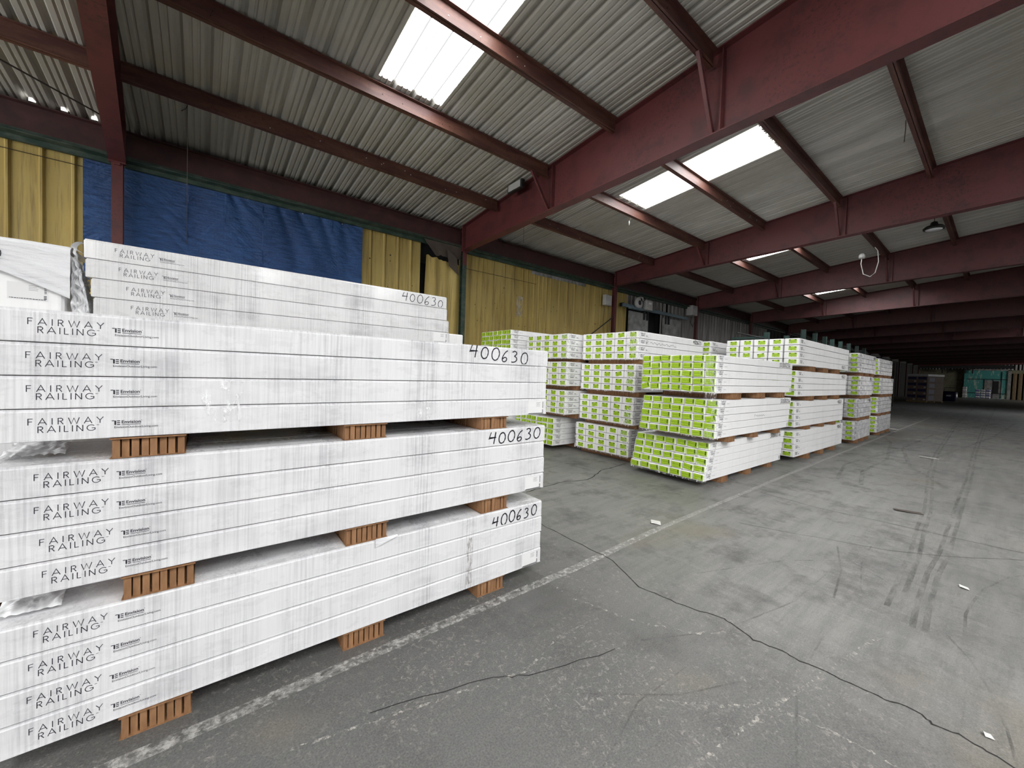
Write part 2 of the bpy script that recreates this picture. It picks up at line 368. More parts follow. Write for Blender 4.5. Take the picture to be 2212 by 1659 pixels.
def logo_small(variant, part=0):
    mb = MB(); h = .026
    if part == 0:
        word(mb, 'FAIRWAY', 0, .032, h, .150, .15); word(mb, 'RAILING', .020, 0, h, .112, .15)
    elif variant == 'narrow':
        text(mb, 'Envision', .085, -.022, .040, 1.2, .03); text(mb, 'EnvisionOutdoorLiving.com', .185, .010, .090, 1.3, .012)
    else:
        text(mb, 'Envision', .175, .008, .052, 1.2, .04); text(mb, 'EnvisionOutdoorLiving.com', .175, -.006, .090, 1.2, .010)
    return mb
DG = {
 '0': [arc(.42,.5,.36,.46,100,470,18)], '4': [[(.18,1),(.02,.52),(.78,.56)], [(.66,1.0),(.58,.02)]],
 '6': [[(.66,1),(.40,.86),(.16,.50),(.10,.20),(.26,.02),(.52,.04),(.68,.24),(.56,.40),(.32,.40),(.14,.22)]],
 '3': [[(.10,.86),(.34,.98),(.60,.86),(.56,.66),(.32,.54),(.58,.46),(.70,.28),(.56,.10),(.30,.02),(.08,.06)]],
 '2': [[(.10,.78),(.32,.98),(.58,.84),(.56,.58),(.10,.04),(.70,.06)]],
 '5': [[(.66,.98),(.22,.94),(.16,.56),(.48,.60),(.66,.36),(.54,.10),(.12,.04)]],
}
def smooth(pts, it=2):
    for _ in range(it):
        q = [pts[0]]
        for a, b in zip(pts, pts[1:]):
            q += [(a[0]*.75+b[0]*.25, a[1]*.75+b[1]*.25), (a[0]*.25+b[0]*.75, a[1]*.25+b[1]*.75)]
        q.append(pts[-1]); pts = q
    return pts
def hand(txt, width, height, seed=1, th=.07, drop=0., slant=.12):
    rr = random.Random(seed); mb = MB(); n = len(txt); p = width/n
    for i, c in enumerate(txt):
        sz = rr.uniform(.88, 1.06); dz = rr.uniform(-.05,.05)*height + drop*i
        for st in DG[c]:
            st = smooth(st, 2) if c not in '04' else st
            pts = [(i*p+(a+slant*(b-.5)+rr.uniform(-.006,.006))*p*sz*.98, dz+(b+rr.uniform(-.006,.006))*height*sz) for a, b in st]
            ribbon(mb, pts, th*height, taper=True)
    return mb
def squiggle(width, height, seed):
    rr = random.Random(seed); mb = MB(); pts = []
    ribbon(mb, smooth([(0,.2),(.01,1),(.05,.9),(.05,.55),(.012,.5)], 2) and [(a*width, b*height) for a, b in smooth([(0,.0),(.012,1),(.06,.9),(.06,.55),(.012,.5)], 2)], height*.09)
    x = .12
    while x < 1: pts.append((x*width, rr.uniform(.1,.75)*height)); x += rr.uniform(.015,.035)
    ribbon(mb, smooth(pts, 1), height*.09); return mb

# ------------------------------------------------------------------ floor and its marks
fl = struct('floor', MB().box(-9.6, 96, -19, 9.6, -.2, 0), M['floor'])
def mark(name, pts, wd, m, z, jit=0., parent=fl, seed=0, sub=1):
    rr = random.Random(seed); P = []
    for a, b in zip(pts, pts[1:]):
        for k in range(sub): P.append((a[0]+(b[0]-a[0])*k/sub, a[1]+(b[1]-a[1])*k/sub))
    P.append(pts[-1]); P = [(x+rr.uniform(-jit,jit), y+rr.uniform(-jit,jit)) for x, y in P]
    mb = MB()
    if jit and wd < .03:
        n = len(P)
        for i in range(n-1):
            pass
    ribbon(mb, P, wd, T=lambda x, y: (x, y, z), taper=bool(jit)); return build(name, mb, m, parent)
mark('painted_line', [(-2.5,2.06),(.59,2.12),(2.4,2.135),(3.77,2.20)], .075, M['paint'], .0012, sub=6)
mark('painted_line', [(3.77,2.20),(7.81,2.25),(19.25,2.29),(30,2.3)], .060, M['paint'], .0012, sub=6)
mark('crack', [(2.9,3.4),(2.82,2.9),(2.81,2.52),(2.80,2.04),(2.62,1.66),(2.65,1.42),(2.68,1.26),(2.75,1.12),(2.73,1.02),(2.68,.89),(2.71,.75),(2.70,.66),(2.72,.54),(2.73,.41),(2.74,.31),(2.77,.20),(2.73,.14),(2.75,.06),(2.73,-.03),(2.71,-.1),(2.74,-1.2)], .0075, M['crack'], .0013, .008, sub=4, seed=1)
mark('crack', [(3.4,3.9),(3.77,3.96),(4.25,3.99),(4.61,3.87),(4.95,4.0),(5.27,4.14),(5.67,4.17),(6.06,4.22)], .016, M['crack'], .0013, .012, sub=4, seed=2)
mark('crack', [(6.27,2.1),(6.23,1.83),(6.17,1.4),(6.23,.96),(6.25,.59),(6.27,.26),(6.31,-.19),(6.3,-1)], .008, M['crack'], .0013, .006, sub=4, seed=3)
mark('crack', [(4.73,1.78),(4.84,1.45),(5.01,1.1),(5.21,.63),(5.57,.22),(6.05,-.18)], .005, M['crack'], .0013, .006, sub=4, seed=4)
mark('crack', [(.62,1.75),(1.2,1.60),(1.36,1.50),(1.9,1.34)], .004, M['crack'], .0013, .010, sub=5, seed=5)
mark('worn_edge', [(2.09,2.03),(2.09,1.85),(2.14,1.69),(2.19,1.54),(2.24,1.41),(2.35,1.25),(2.45,1.13),(2.61,1.03)], .022, M['paint2'], .0013, .010, sub=4, seed=6)
mark('worn_edge', [(.3,1.78),(.9,1.64),(1.36,1.53),(1.75,1.62),(2.05,1.60)], .014, M['paint2'], .0013, .008, sub=5, seed=7)
mark('worn_edge', [(1.5,.74),(1.85,.69),(2.05,.66),(2.24,.63),(2.45,.59),(2.73,.54),(3.05,.48),(3.5,.4)], .020, M['paint2'], .0013, .006, sub=4, seed=8)
mark('worn_edge', [(1.78,1.0),(2.0,.80),(2.2,.66),(2.28,.45),(2.3,.2)], .016, M['paint2'], .0014, .010, sub=5, seed=9)
T1 = [(60,1.6),(24,1.2),(13.7,.94),(10.2,.76),(7.42,.55),(6.21,.51),(5.34,.46),(4.36,.44),(3.9,.43)]
T2 = [(60,.4),(24,.45),(14.7,.39),(10.4,.32),(7.95,.31),(6.6,.3),(5.6,.29),(4.9,.31),(4.15,.3),(3.7,.28)]
for tp_ in (T1, T2):
    for o_ in (-.030, .030): mark('tyre_mark', [(x, y+o_) for x, y in tp_], .034, M['tyre'], .0010, sub=6)
arcs_ = [([(5.6,-.2),(5.41,-.1),(4.9,.03),(4.69,.06),(4.24,.10),(3.89,.09)], .016), ([(3.84,.19),(3.55,.05),(3.29,-.02),(2.97,-.08),(2.6,-.12)], .012), ([(20,3.2),(15,1.9),(11.5,1.5),(9.5,1.55),(8.2,1.35)], .06),
         ([(28,.2),(19,1.4),(14,1.55),(11,1.1),(9.2,.5)], .07), ([(3.2,1.5),(4.1,1.15),(4.6,.8),(4.4,.55)], .014), ([(2.1,1.3),(2.6,1.05),(3.4,.88),(4.1,.86)], .012), ([(1.5,1.25),(1.9,.95),(2.25,.8)], .010),
         ([(17,.9),(13,1.6),(10,1.9),(8.5,1.7)], .05), ([(4.9,.95),(4.3,.80),(3.7,.72)], .014), ([(5.2,.75),(4.6,.72),(4.0,.62)], .012), ([(30,-.4),(20,.2),(15,.7),(12.2,.95)], .07), ([(1.3,.95),(1.7,1.05),(2.2,1.02)], .008), ([(1.9,.45),(2.5,.62),(3.1,.64)], .010)]
for pts_, w_ in arcs_: mark('tyre_mark', pts_, w_, M['tyre'], .0010, sub=4)
mark('painted_line', [(54,9),(54.5,6.8),(55.4,5.2),(56.2,4.3)], 1.0, M['yellowpaint'], .0012, sub=3)
def scrap(name, label, x, y, w_, d_, rz, m, cat, seed):
    rr = random.Random(seed); mb = MB()
    mb.grid(lambda u, v: ((u-.5)*w_*(1-.25*v*rr.random()), (v-.5)*d_, .004+.012*abs(math.sin(3*u+seed))*v), 5, 4)
    return tag(build(name, mb, m, None, (x, y, 0), (0, 0, rz)), label, cat)
scrap('paper_scrap', 'white paper scrap on the floor beside the white painted line', 3.91, 2.307, .12, .10, .6, M['paper'], 'litter', 1)
scrap('paper_scrap', 'small white paper scrap right of the double tyre marks', 4.775, .129, .055, .05, .2, M['paper'], 'litter', 2)
scrap('paper_scrap', 'white paper bit near the bottom right corner beyond the long crack', 2.847, -.025, .035, .03, .4, M['paper'], 'litter', 3)
scrap('bark_strip', 'dark brown curled strip lying left of the tyre marks', 7.023, .692, .10, .26, .4, M['bark'], 'litter', 4)
scrap('paper_scrap', 'flattened white wrapper between the tyre marks far up the aisle', 12.7, .98, .10, .30, .1, M['paper'], 'litter', 5)
scrap('paper_scrap', 'white paper scrap at the foot of the farthest stack', 19.6, 2.55, .25, .5, .1, M['paper'], 'litter', 6)

# ------------------------------------------------------------------ shell: roof, walls, skylights
ZR = lambda y: 5.38+.094*(9-y)
RIDGE = -5.0
XR = [-1.08, 5.42, 11.87, 18.0]
while XR[-1] < 88: XR.append(XR[-1]+6.25)
def rib_profile(x0, x1, p=.3, h=.050):
    pts = [(x0, 0)]; x = math.floor(x0/p)*p
    base = [(0,0),(.030,1),(.066,1),(.096,0),(.150,0),(.158,.30),(.176,.30),(.186,0),(.228,0),(.236,.30),(.254,.30),(.264,0)]
    while x < x1-1e-6:
        for a, b in base:
            if x0 < x+a < x1: pts.append((x+a, b*h))
        x += p
    pts.append((x1, 0)); return pts
SK_ADDED = [(-5.0,-3.2),(-.2,1.6),(3.2,5.2),(7.6,8.8),(13.2,14.4)]+[(39.2,41.2)]         # unseen row nearer the ridge, added as key light (rows repeat on the other slope)
SKX = [(-4.1,-3.2),(1.93,2.88),(7.45,8.46),(13.75,14.70),(21.2,22.5)]
SKF = [(39.2,41.2)]  # added far skylight, placed to light a distant rafter
def roof_sheet(mb, x0, x1, ya, yb, side):
    pr = rib_profile(x0, x1); n = len(pr)
    zf = (lambda y: ZR(y)) if side > 0 else (lambda y: ZR(2*RIDGE-y))
    vs = [(x, ya, zf(ya)+h) for x, h in pr]+[(x, yb, zf(yb)+h) for x, h in pr]
    fs = [(i, i+1, n+i+1, n+i) for i in range(n-1)]
    if side < 0: fs = [f[::-1] for f in fs]
    mb.add(vs, fs)
ceil = MB(); XA, XB = -9.6, 96.0
allsk = sorted(SKX)
ROWS = [(5.65, 2.85, allsk), (-1.7, -4.5, SK_ADDED)]
for side in (1, -1):
    mir = (lambda y: y) if side > 0 else (lambda y: 2*RIDGE-y)
    y = 9.45 if side > 0 else 9.2
    for (ya, yb, sk) in ROWS+[(RIDGE, RIDGE, [])]:
        roof_sheet(ceil, XA, XB, mir(y), mir(ya), side)
        if ya == yb: break
        x = XA
        for a, b in sk: roof_sheet(ceil, x, a, mir(ya), mir(yb), side); x = b
        roof_sheet(ceil, x, XB, mir(ya), mir(yb), side); y = yb
cl = struct('ceiling', ceil, M['roof'])
k = 1
for (ya, yb, sk) in ROWS:
    for a, b in sk:
        for side in (1, -1):
            mir = (lambda y: y) if side > 0 else (lambda y: 2*RIDGE-y)
            mb = MB(); roof_sheet(mb, a-.01, b+.01, mir(ya+.01), mir(yb-.01), side)
            struct('window_%d' % k, mb, M['sky2'] if (a, b) in SKF else M['sky']); k += 1
gap = MB()  # glowing patches under the closed sheet imitate daylight leaking in at the eave
for x in (-2.03, -1.71, -1.39):
    gap.add([(x, 9.16, ZR(9.16)-.004), (x+.07, 9.16, ZR(9.16)-.004), (x+.055, 9.07, ZR(9.07)-.004), (x+.02, 9.08, ZR(9.08)-.004)], [(0,1,2,3)])
build('daylight_glow_patch', gap, M['sky'], cl)
# left wall: ribbed tan panels, planked tan bay, then grey sheet with a sliding door
WY = 9.3
def wall_prof(mb, x0, x1, z0, z1, p, h, w1, mi=0, jit=0., y=WY, seed=0):
    rr = random.Random(seed); pts = []; x = x0
    while x < x1-1e-6:
        q = p*(1+rr.uniform(-jit, jit)); q = min(q, x1-x)
        pts += [(x, 0), (x+w1*.3, -h), (x+w1*.7, -h), (x+w1, 0), (x+w1+.004, .010), (x+w1+.016, .010), (x+w1+.02, 0)] if q > w1+.03 else [(x, 0)]
        x += q
    pts.append((x1, 0)); n = len(pts)
    mb.add([(a, y+b, z0) for a, b in pts]+[(a, y+b, z1) for a, b in pts], [(i, i+1, n+i+1, n+i)[::-1] for i in range(n-1)], mi)
wl = MB()
wall_prof(wl, -9.6, 4.30, 0, 4.86, .332, .032, .060)
wall_prof(wl, 5.42, 12.3, 0, 4.86, .27, .014, .030, 0, .55, seed=4)
wall_prof(wl, 12.3, 12.95, 0, 5.3, .27, .014, .030, 0, .4)
wall_prof(wl, 12.95, 15.9, 4.30, 5.3, .26, .04, .09, 1)
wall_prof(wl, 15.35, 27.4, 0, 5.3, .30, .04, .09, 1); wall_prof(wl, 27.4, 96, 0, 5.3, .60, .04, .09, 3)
wl.box(-9.6, 96, WY+.12, WY+.3, 4.3, 5.5, 2); wl.box(-9.6, 14.1, WY+.2, WY+.3, 0, 4.4, 2); wl.box(15.4, 96, WY+.12, WY+.3, 0, 4.4, 2)
wl.box(12.0, 17.0, WY+.31, WY+.36, 0, 5.5, 2)
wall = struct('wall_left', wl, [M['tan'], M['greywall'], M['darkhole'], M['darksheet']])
mb = MB()      # bent loose panel beside the second column
mb.grid(lambda u, v: (4.34+u*1.08+.10*(1-v)*0+.06*v*(1-u), 9.17+.04*math.sin(u*21)*.5+.06*nz(u*3, v*2), 0.0+(4.46-.10*u+.05*nz(u*9, 1))*v), 40, 16)
build('loose_panel', mb, M['tan'], wall)
mb = MB(); mb.grid(lambda u, v: (7.99+u*2.5, 9.262+.006*math.sin(u*95), 4.65+.17*v+.02*nz(u*12, 3)*(1-v)), 120, 2); build('patch_sheet', mb, M['leaf'], wall)
mb = MB(); mb.box(7.43, 7.67, 9.258, 9.266, 3.27, 3.89); build('faded_patch', mb, m_mark('pale_flaking_paint', (.55,.50,.40), (12,12,6), .42, .6, .6), wall)
for x0, zj, x1 in ((-9.6, 4.62, -1.5), (5.5, 4.36, 8.2)):
    mb = MB(); mb.box(x0, x1, 9.26, 9.268, zj, zj+.008); build('panel_joint', mb, M['crack'], wall)
mb = MB()
for i in range(70):
    x = random.choice([random.uniform(5.6, 11.6), random.uniform(3, 4.2)]); z = random.choice([3.42+random.uniform(-.05,.05), 3.0, random.uniform(2.9, 4.3)]); r_ = random.uniform(.008,.018)
    mb.lathe([(r_, 0), (r_*.6, .004)], 7, Matrix.Translation((x, 9.264, z)) @ Matrix.Rotation(R90, 4, 'X'))
build('nail_hole', mb, M['crack'], wall)['kind'] = 'stuff'
# far, right and rear walls
fb = MB()
def far_prof(mb, y0, y1, z0, z1, p, h, mi):
    n = max(2, int((y1-y0)/p)); pts = []
    for i in range(n): a = y0+(y1-y0)*i/n; q = (y1-y0)/n; pts += [(a,0),(a+q*.2,-h),(a+q*.5,-h),(a+q*.7,0)]
    pts.append((y1,0)); n = len(pts)
    mb.add([(95+b, a, z0) for a, b in pts]+[(95+b, a, z1) for a, b in pts], [(i, i+1, n+i+1, n+i) for i in range(n-1)], mi)
far_prof(fb, -19, 9.6, 4.35, 7.0, .35, .04, 0); far_prof(fb, -19, -.52, 0, 4.0, .5, .012, 1); fb.box(94.96, 95.06, -19, 9.6, 3.9, 4.4, 2)
fb.box(94.9, 95.0, 4.2, 9.6, 0, 4.3, 2); fb.box(95.0, 95.2, -19, 9.6, 0, 7, 2)
fbw = struct('wall_far', fb, [M['greywall'], M['wood'], M['mossy']])
rw = MB()
xs = [-9.6, 84, 90, 96]
for a, b in ((0,1),(2,3)): rw.box(xs[a], xs[b], -18.3, -18.1, 0, 4.5)
rw.box(-9.6, 96, -18.3, -18.1, 4.5, 6.1); struct('wall_right', rw, M['greywall'])
nw = MB(); ys = [-18.3, -3.5, 1.1, 3.3, 7.9, 9.6]
for a, b in ((0,1),(2,3),(4,5)): nw.box(-9.7, -9.55, ys[a], ys[b], 0, 4.5)
nw.box(-9.7, -9.55, -18.3, 9.6, 4.5, 6.9); struct('wall_rear', nw, M['greywall'])

# ------------------------------------------------------------------ steel frame
ORD = ['first','second','third','fourth','fifth','sixth','seventh']
BAY = ['left edge bay', 'bay above the blue tarp', 'bay with the second skylight', 'third bay with the white cable loop', 'fourth bay along the roof', 'fifth bay along the roof']
RB = {0:(4.75,.028), 1:(4.735,.020), 2:(4.86,.030), 3:(4.78,.036)}
def ibeam_y(mb, x, ya, yb, zb, zt, fwid, yaw=0., tf=.016, tw=.010, n=6):
    """tapered I section along y; zb, zt functions; web + flanges"""
    for i in range(n):
        a = ya+(yb-ya)*i/n; b = ya+(yb-ya)*(i+1)/n; xa = x+(9-a)*yaw; xb = x+(9-b)*yaw
        for (h0, h1, ww) in ((lambda y: zb(y), lambda y: zb(y)+tf, fwid), (lambda y: zb(y)+tf, lambda y: zt(y)-tf, tw), (lambda y: zt(y)-tf, lambda y: zt(y), fwid)):
            A = [(xa-ww/2, a, h0(a)), (xa+ww/2, a, h0(a)), (xa+ww/2, a, h1(a)), (xa-ww/2, a, h1(a))]
            B = [(xb-ww/2, b, h0(b)), (xb+ww/2, b, h0(b)), (xb+ww/2, b, h1(b)), (xb-ww/2, b, h1(b))]
            mb.sweep(None, A, B)
PY = [7.47, 5.80, 4.20, 2.62, 1.13, -.45, -2.03]
RNAME = ['first roof beam at the left edge', 'second roof beam above the spacer stacks', 'third roof beam', 'fourth roof beam', 'fifth roof beam']
for i, x in enumerate(XR):
    z9, sl = RB.get(i, (4.79,.036)); yaw = .073 if i == 0 else 0.
    zb = lambda y, z9=z9, sl=sl: z9+sl*(9-y) if y > -2 else z9+sl*11+.04*(-2-y)
    mb = MB(); ibeam_y(mb, x, 9.02, RIDGE, zb, lambda y: ZR(y)-.006, .20, yaw)
    r = build('rafter', mb, M['red'])
    lab = ['red steel rafter, leftmost, crossing in front of the blue tarp', 'wide red steel rafter crossing the upper right over the green stacks', 'red steel rafter next behind the widest one, over the middle aisle',
           'red steel rafter third in depth, behind the white cable loop', 'dim red steel rafter fourth in depth above the far stacks']
    if i < 5: tag(r, lab[i], 'beam')
    else: tag(r, 'dim red steel rafter deep in the unlit far roof', 'beam', 'far roof rafters')
    for py in (5.80, 2.62, -.45) if i < 8 else ():
        if i == 0: continue
        xx = x+(9-py)*yaw
        mb = MB(); p0 = Vector((xx-.52, py, ZR(py)-.23)); p1 = Vector((xx-.06, py, zb(py)+.03)); d = (p1-p0).normalized(); s_ = Vector((0,1,0)); nn = d.cross(s_)
        for o1, o2 in (((-.025,-.004),(.025,.004)), ((-.025,-.004),(-.017,.045))):
            A = [p0+s_*a+nn*b for a, b in ((o1[0],o1[1]),(o2[0],o1[1]),(o2[0],o2[1]),(o1[0],o2[1]))]; mb.sweep(None, A, [v+(p1-p0) for v in A])
        build('flange_brace', mb, M['red'], r)
        mb = MB(); mb.box(xx-.09, xx-.006, py-.006-.12, py+.006-.12, zb(py)+.016, ZR(py)-.03); build('web_stiffener', mb, M['red'], r)
    mb = MB(); mb.box(x-.10, x+.10, 8.98, 9.02, zb(9)-.0, ZR(9)-.02); build('end_plate', mb, M['red'], r)
    # column
    mats = [M['red'], M['greensteel']]; c = empty('column', (x, 9.0, 0))
    top = zb(9)-.012; cw = .135 if i == 0 else .12
    green = i == 1
    mb = MB()
    mb.box(-cw/2, cw/2, 0, .012, 0, top-.36 if green else top, 1 if green else 0)
    if green: mb.box(-cw/2, cw/2, 0, .012, top-.36, top, 0)
    mb.box(-.006, .006, .012, .120, 0, 5.2, 1 if green else 0); mb.box(-cw/2, cw/2, .120, .130, 0, 5.2, 1 if green else 0)
    build('column_shaft', mb, mats, c); mb = MB(); mb.box(-.12, .12, -.02, .25, 0, .015); build('base_plate', mb, M['red'], c)
    mb = MB(); mb.box(-.10, .10, -.02, .06, top-.012, top+.01); mb.box(-.035, .035, -.024, .03, top-.05, top-.012); build('cap_plate', mb, M['red'], c)
    if i == 0: tag(c, 'red steel wall column standing in front of the blue tarp', 'column')
    elif i == 1: tag(c, 'wall column with peeling green paint under the widest rafter', 'column')
    elif i == 2: tag(c, 'dark red wall column beside the motor of the sliding door', 'column')
    elif i == 3: tag(c, 'dark red wall column right of the sliding door on the grey wall', 'column')
    else: tag(c, 'dark wall column in the unlit far part of the hall', 'column', 'far wall columns')
    # purlins and eave beam of the bay to the left of this rafter
    xa = (XR[i-1]+.102 if i else -9.5); xb = x-.102
    for j, py in enumerate(PY):
        if j == 6 and i < 3: continue
        if j == 5 and i < 1: continue
        zt = ZR(py)-.012; h = .215; mb = MB(); x1 = xb+(9-py)*yaw; x0_ = xa + ((9-py)*.073 if i == 1 else 0)
        mb.box(x0_, x1, py-.004, py+.004, zt-h, zt); mb.box(x0_, x1, py-.055, py+.03, zt-.009, zt); mb.box(x0_, x1, py-.03, py+.060, zt-h, zt-h+.010)
        p = build('purlin', mb, M['purlin'])
        if i < 6 and j < 5: tag(p, 'rusty red purlin, %s from the wall, in the %s' % (ORD[j], BAY[i]), 'purlin')
        else: tag(p, 'dim rusty purlin far up the roof or deep in the hall', 'purlin', 'dim far purlins')
        if i in (1, 2) and j < 4:
            mb = MB(); rr = random.Random(i*10+j)
            for q in range(10):
                xx = rr.uniform(x0_+.3, x1-.3); zz_ = zt-rr.uniform(.05, .17)
                mb.lathe([(.007, 0), (.007, .003)], 8, Matrix.Translation((xx, py-.004, zz_)) @ Matrix.Rotation(R90, 4, 'X'))
            build('bolt_hole', mb, M['sticker'] if j in (0, 2) else M['crack'], p)
    e = empty('eave_beam', ((xa+xb)/2, 9.06, 0)); hl = (xb-xa)/2+.03
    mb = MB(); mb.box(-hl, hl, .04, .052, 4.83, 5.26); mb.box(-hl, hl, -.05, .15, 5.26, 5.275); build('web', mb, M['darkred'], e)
    mb = MB(); mb.box(-hl, hl, -.05, .15, 4.815, 4.83); mb.box(-hl, hl, .10, .16, 4.74, 4.86); build('bottom_flange', mb, M['greensteel'], e)
    mb = MB(); mb.box(-hl, hl, .036, .040, 4.83, 4.90); build('weld_strip', mb, M['greensteel'], e)
    if i < 6: tag(e, 'dark red eave beam with green lower flange in the %s' % BAY[i], 'beam')
    else: tag(e, 'dark eave beam in the unlit far part of the hall', 'beam', 'far eave beams')

# rod, wires, lamps on the roof
mb = MB(); mb.tube([(-3.4, 7.04, 5.41-.15), (-2.02, 8.07, 5.317), (-1.28, 8.62, 5.265), (-1.13, 8.74, 5.25)], .011, 6)
tag(build('brace_rod', mb, M['wire']), 'thin dark brace rod slanting under the roof at upper left', 'rod')
mb = MB(); mb.tube([(-.185, 7.53, 5.30), (-.186, 7.525, 5.10), (-.18, 7.52, 4.7), (-.177, 7.52, 3.3)], .004, 5); mb.tube([(-.185,7.53,5.29),(-.20,7.50,5.22),(-.25,7.49,5.16)], .006, 5)
tag(build('hanging_wire', mb, M['wire']), 'thin dark wire hanging in front of the blue tarp', 'wire')
mb = MB(); mb.tube([(6.13, 7.46, 5.29), (6.13, 7.46, 4.75)], .004, 5); tag(build('hanging_wire', mb, M['wire']), 'thin dark wire hanging against the planked tan wall', 'wire')
mb = MB(); mb.tube([(8.15,5.86,5.47),(8.17,5.86,5.42),(8.12,5.86,5.36)], .006, 5); mb.tube([(8.12,5.86,5.36),(8.12,5.86,5.26)], .012, 6)
tag(build('loose_string', mb, M['wirewhite']), 'short white cord end dangling from a purlin below the second skylight', 'string')
mb = MB(); mb.grid(lambda u, v: (8.9+.05*u+.02*math.sin(v*5), 1.19+.02*u, 5.90-.36*v), 2, 8); tag(build('torn_strip', mb, M['bark']), 'dark torn strip hanging from a purlin at upper right', 'strip')
fd = empty('flood_light', (5.22, 6.6, 5.50))
mb = MB(); mb.cbox(-.10, .0, -.24, .24, -.09, .09, .015); build('lamp_housing', mb, M['black'], fd)
mb = MB(); mb.box(-.104, -.1, -.2, .2, -.07, .07); build('lamp_glass', mb, M['greybox'], fd)
mb = MB(); mb.box(0, .11, -.03, .03, .02, .06); build('bracket', mb, M['black'], fd); tag(fd, 'black flood light fixed to the widest rafter near the wall', 'lamp')
hb = empty('high_bay_lamp', (15.0, 1.35, 5.72))
mb = MB(); mb.lathe([(.20,-.02),(.21,.02),(.16,.07),(.08,.10),(.06,.17),(.02,.19)], 24); build('lamp_housing', mb, M['black'], hb)
mb = MB(); mb.lathe([(.16,-.03),(.165,-.021)], 24); build('lamp_lens', mb, M['lens'], hb)
mb = MB(); mb.tube([(0,0,.19),(0,0,.38)], .008, 6); build('hook', mb, M['wire'], hb); tag(hb, 'round black high bay lamp hanging under the roof at right', 'lamp')
cb = empty('cable_fixture', (15.9, 2.62, 5.62))
mb = MB(); mb.lathe([(.05,-.12),(.09,-.08),(.08,0),(.03,.04)], 12, Matrix.Translation((-.1,.28,-.08))); build('junction_box', mb, M['greybox'], cb)
mb = MB(); mb.tube([(-.1+.02,.28,-.1),(-.09,.30,-.35),(-.03,.24,-.66),(.08,.10,-.74),(.16,.0,-.62),(.16,-.06,-.30),(.08,-.04,.02),(.02,.02,.12)], .012, 8); build('cable', mb, M['wirewhite'], cb)
tag(cb, 'white cable loop with junction box hanging before the fourth rafter', 'cable')

# ------------------------------------------------------------------ blue tarp
def ridge(a, b, c=0.): return 1-2*abs(nz(a, b, c))
def tf(u, v):
    x = -1.49+4.335*u; sag = -.03*math.sin(u*math.pi*5)**2-.05*max(0, u-.55)*math.sin((u-.55)/.45*math.pi)*2
    z = 4.795+sag-(1.95-.05*u)*v; X = x; Z = -1.95*v
    sg = 1 if nz(x*.9+3.1, 5.) > -.08 else -1
    k = .5+.5*nz(x*1.3, Z*.6, 8)
    a1 = (X*.75+sg*Z*.66); b1 = (-sg*X*.66+Z*.75)
    y = 9.210+.022*nz(x*2.2, Z*.8, 2)+.022*k*ridge(a1*1.6, b1*5.5, 1)+.007*ridge(a1*5, b1*20, 4)*(.4+nz(x*1.7, Z*2, 12))+.010*ridge(X*2.5, Z*12, 6)*(1-k)+.003*ridge(X*22, Z*30, 7)
    for c, s_ in ((.30,-.3),(.44,.6),(.62,.5),(.70,.75),(.80,.5),(.90,.3)):
        d = (u-c-.30*s_*v)/(.012+.05*v); y += .026*math.exp(-d*d)*(1 if s_ > 0 else -.6)*(1-.5*v)
    return (x, max(9.14, min(y, 9.262)), z)
mb = MB(); mb.grid(tf, 420, 190); tp = build('tarpaulin', mb, M['tarp']); tag(tp, 'large wrinkled blue tarpaulin hung on the tan wall', 'tarp')
mb = MB()
for u in (0,.085,.16,.225,.29,.345,.42,.455,.50,.56,.60,.66,.72,.80,.90,.995):
    p = tf(u, .004); mb.lathe([(.010,0),(.012,.004),(.004,.006)], 10, Matrix.Translation((p[0], p[1]-.006, p[2]-.012)) @ Matrix.Rotation(R90, 4, 'X'))
build('eyelet', mb, M['greybox'], tp)
# dark broken board over the loose panel
mb = MB(); mb.grid(lambda u, v: (4.22+u*1.15-.0*v+.42*v*(1-u), 9.05+.10*v+.02*nz(u*4,v*4), 4.86+.02*u-(.36+.05*nz(u*7,0))*v), 14, 8)
mb.grid(lambda u, v: (4.9+u*.3+.1*v, 9.03+.06*v, 4.70-.42*v-.2*u), 6, 6)
tag(build('broken_board', mb, M['bark']), 'dark broken board dangling under the eave beside the green column', 'board')

# ------------------------------------------------------------------ sliding door on the grey wall
def leaf(name, x0, x1, k):
    mb = MB(); mb.cbox(x0, x1, 9.12, 9.2, .02, 4.12, .01); o = struct(name, mb, M['leaf'])
    mb = MB(); xm = (x0+x1)/2
    for xx in ((x1-.35, x1-.12) if k == 0 else (x0+.12, x0+.35)): mb.box(xx-.035, xx+.035, 9.06, 9.12, 3.85, 4.30)
    build('door_hanger', mb, M['black'], o); return o
leaf('door_1', 12.93, 14.2, 0); leaf('door_2', 15.34, 16.75, 1)
rl = empty('door_rail', (14.7, 9.05, 4.26)); mb = MB(); mb.box(-2.3, 2.4, -.03, .05, -.06, .06); build('track', mb, M['bluegrey'], rl)
mb = MB()
for x in (-2.2,-1.2,0,1.2,2.3): mb.box(x-.03, x+.03, .05, .22, -.03, .1)
build('wall_bracket', mb, M['black'], rl); tag(rl, 'blue grey rail of the sliding door on the grey wall', 'rail')
bw = empty('blower', (13.2, 8.93, 4.42)); mb = MB()
mb.lathe([(.10,-.05),(.21,-.05),(.22,0),(.21,.05),(.10,.05)], 28, Matrix.Rotation(R90, 4, 'X')); mb.box(.05, .24, -.05, .05, .08, .24); build('scroll_housing', mb, M['greybox'], bw)
mb = MB(); mb.lathe([(.085,-.06),(.09,.055)], 20, Matrix.Rotation(R90, 4, 'X')); build('inlet', mb, M['black'], bw)
mb = MB(); mb.box(-.5, .3, -.06, .10, -.27, -.21); build('shelf', mb, M['bluegrey'], bw); tag(bw, 'round grey blower beside the sliding door rail', 'blower')
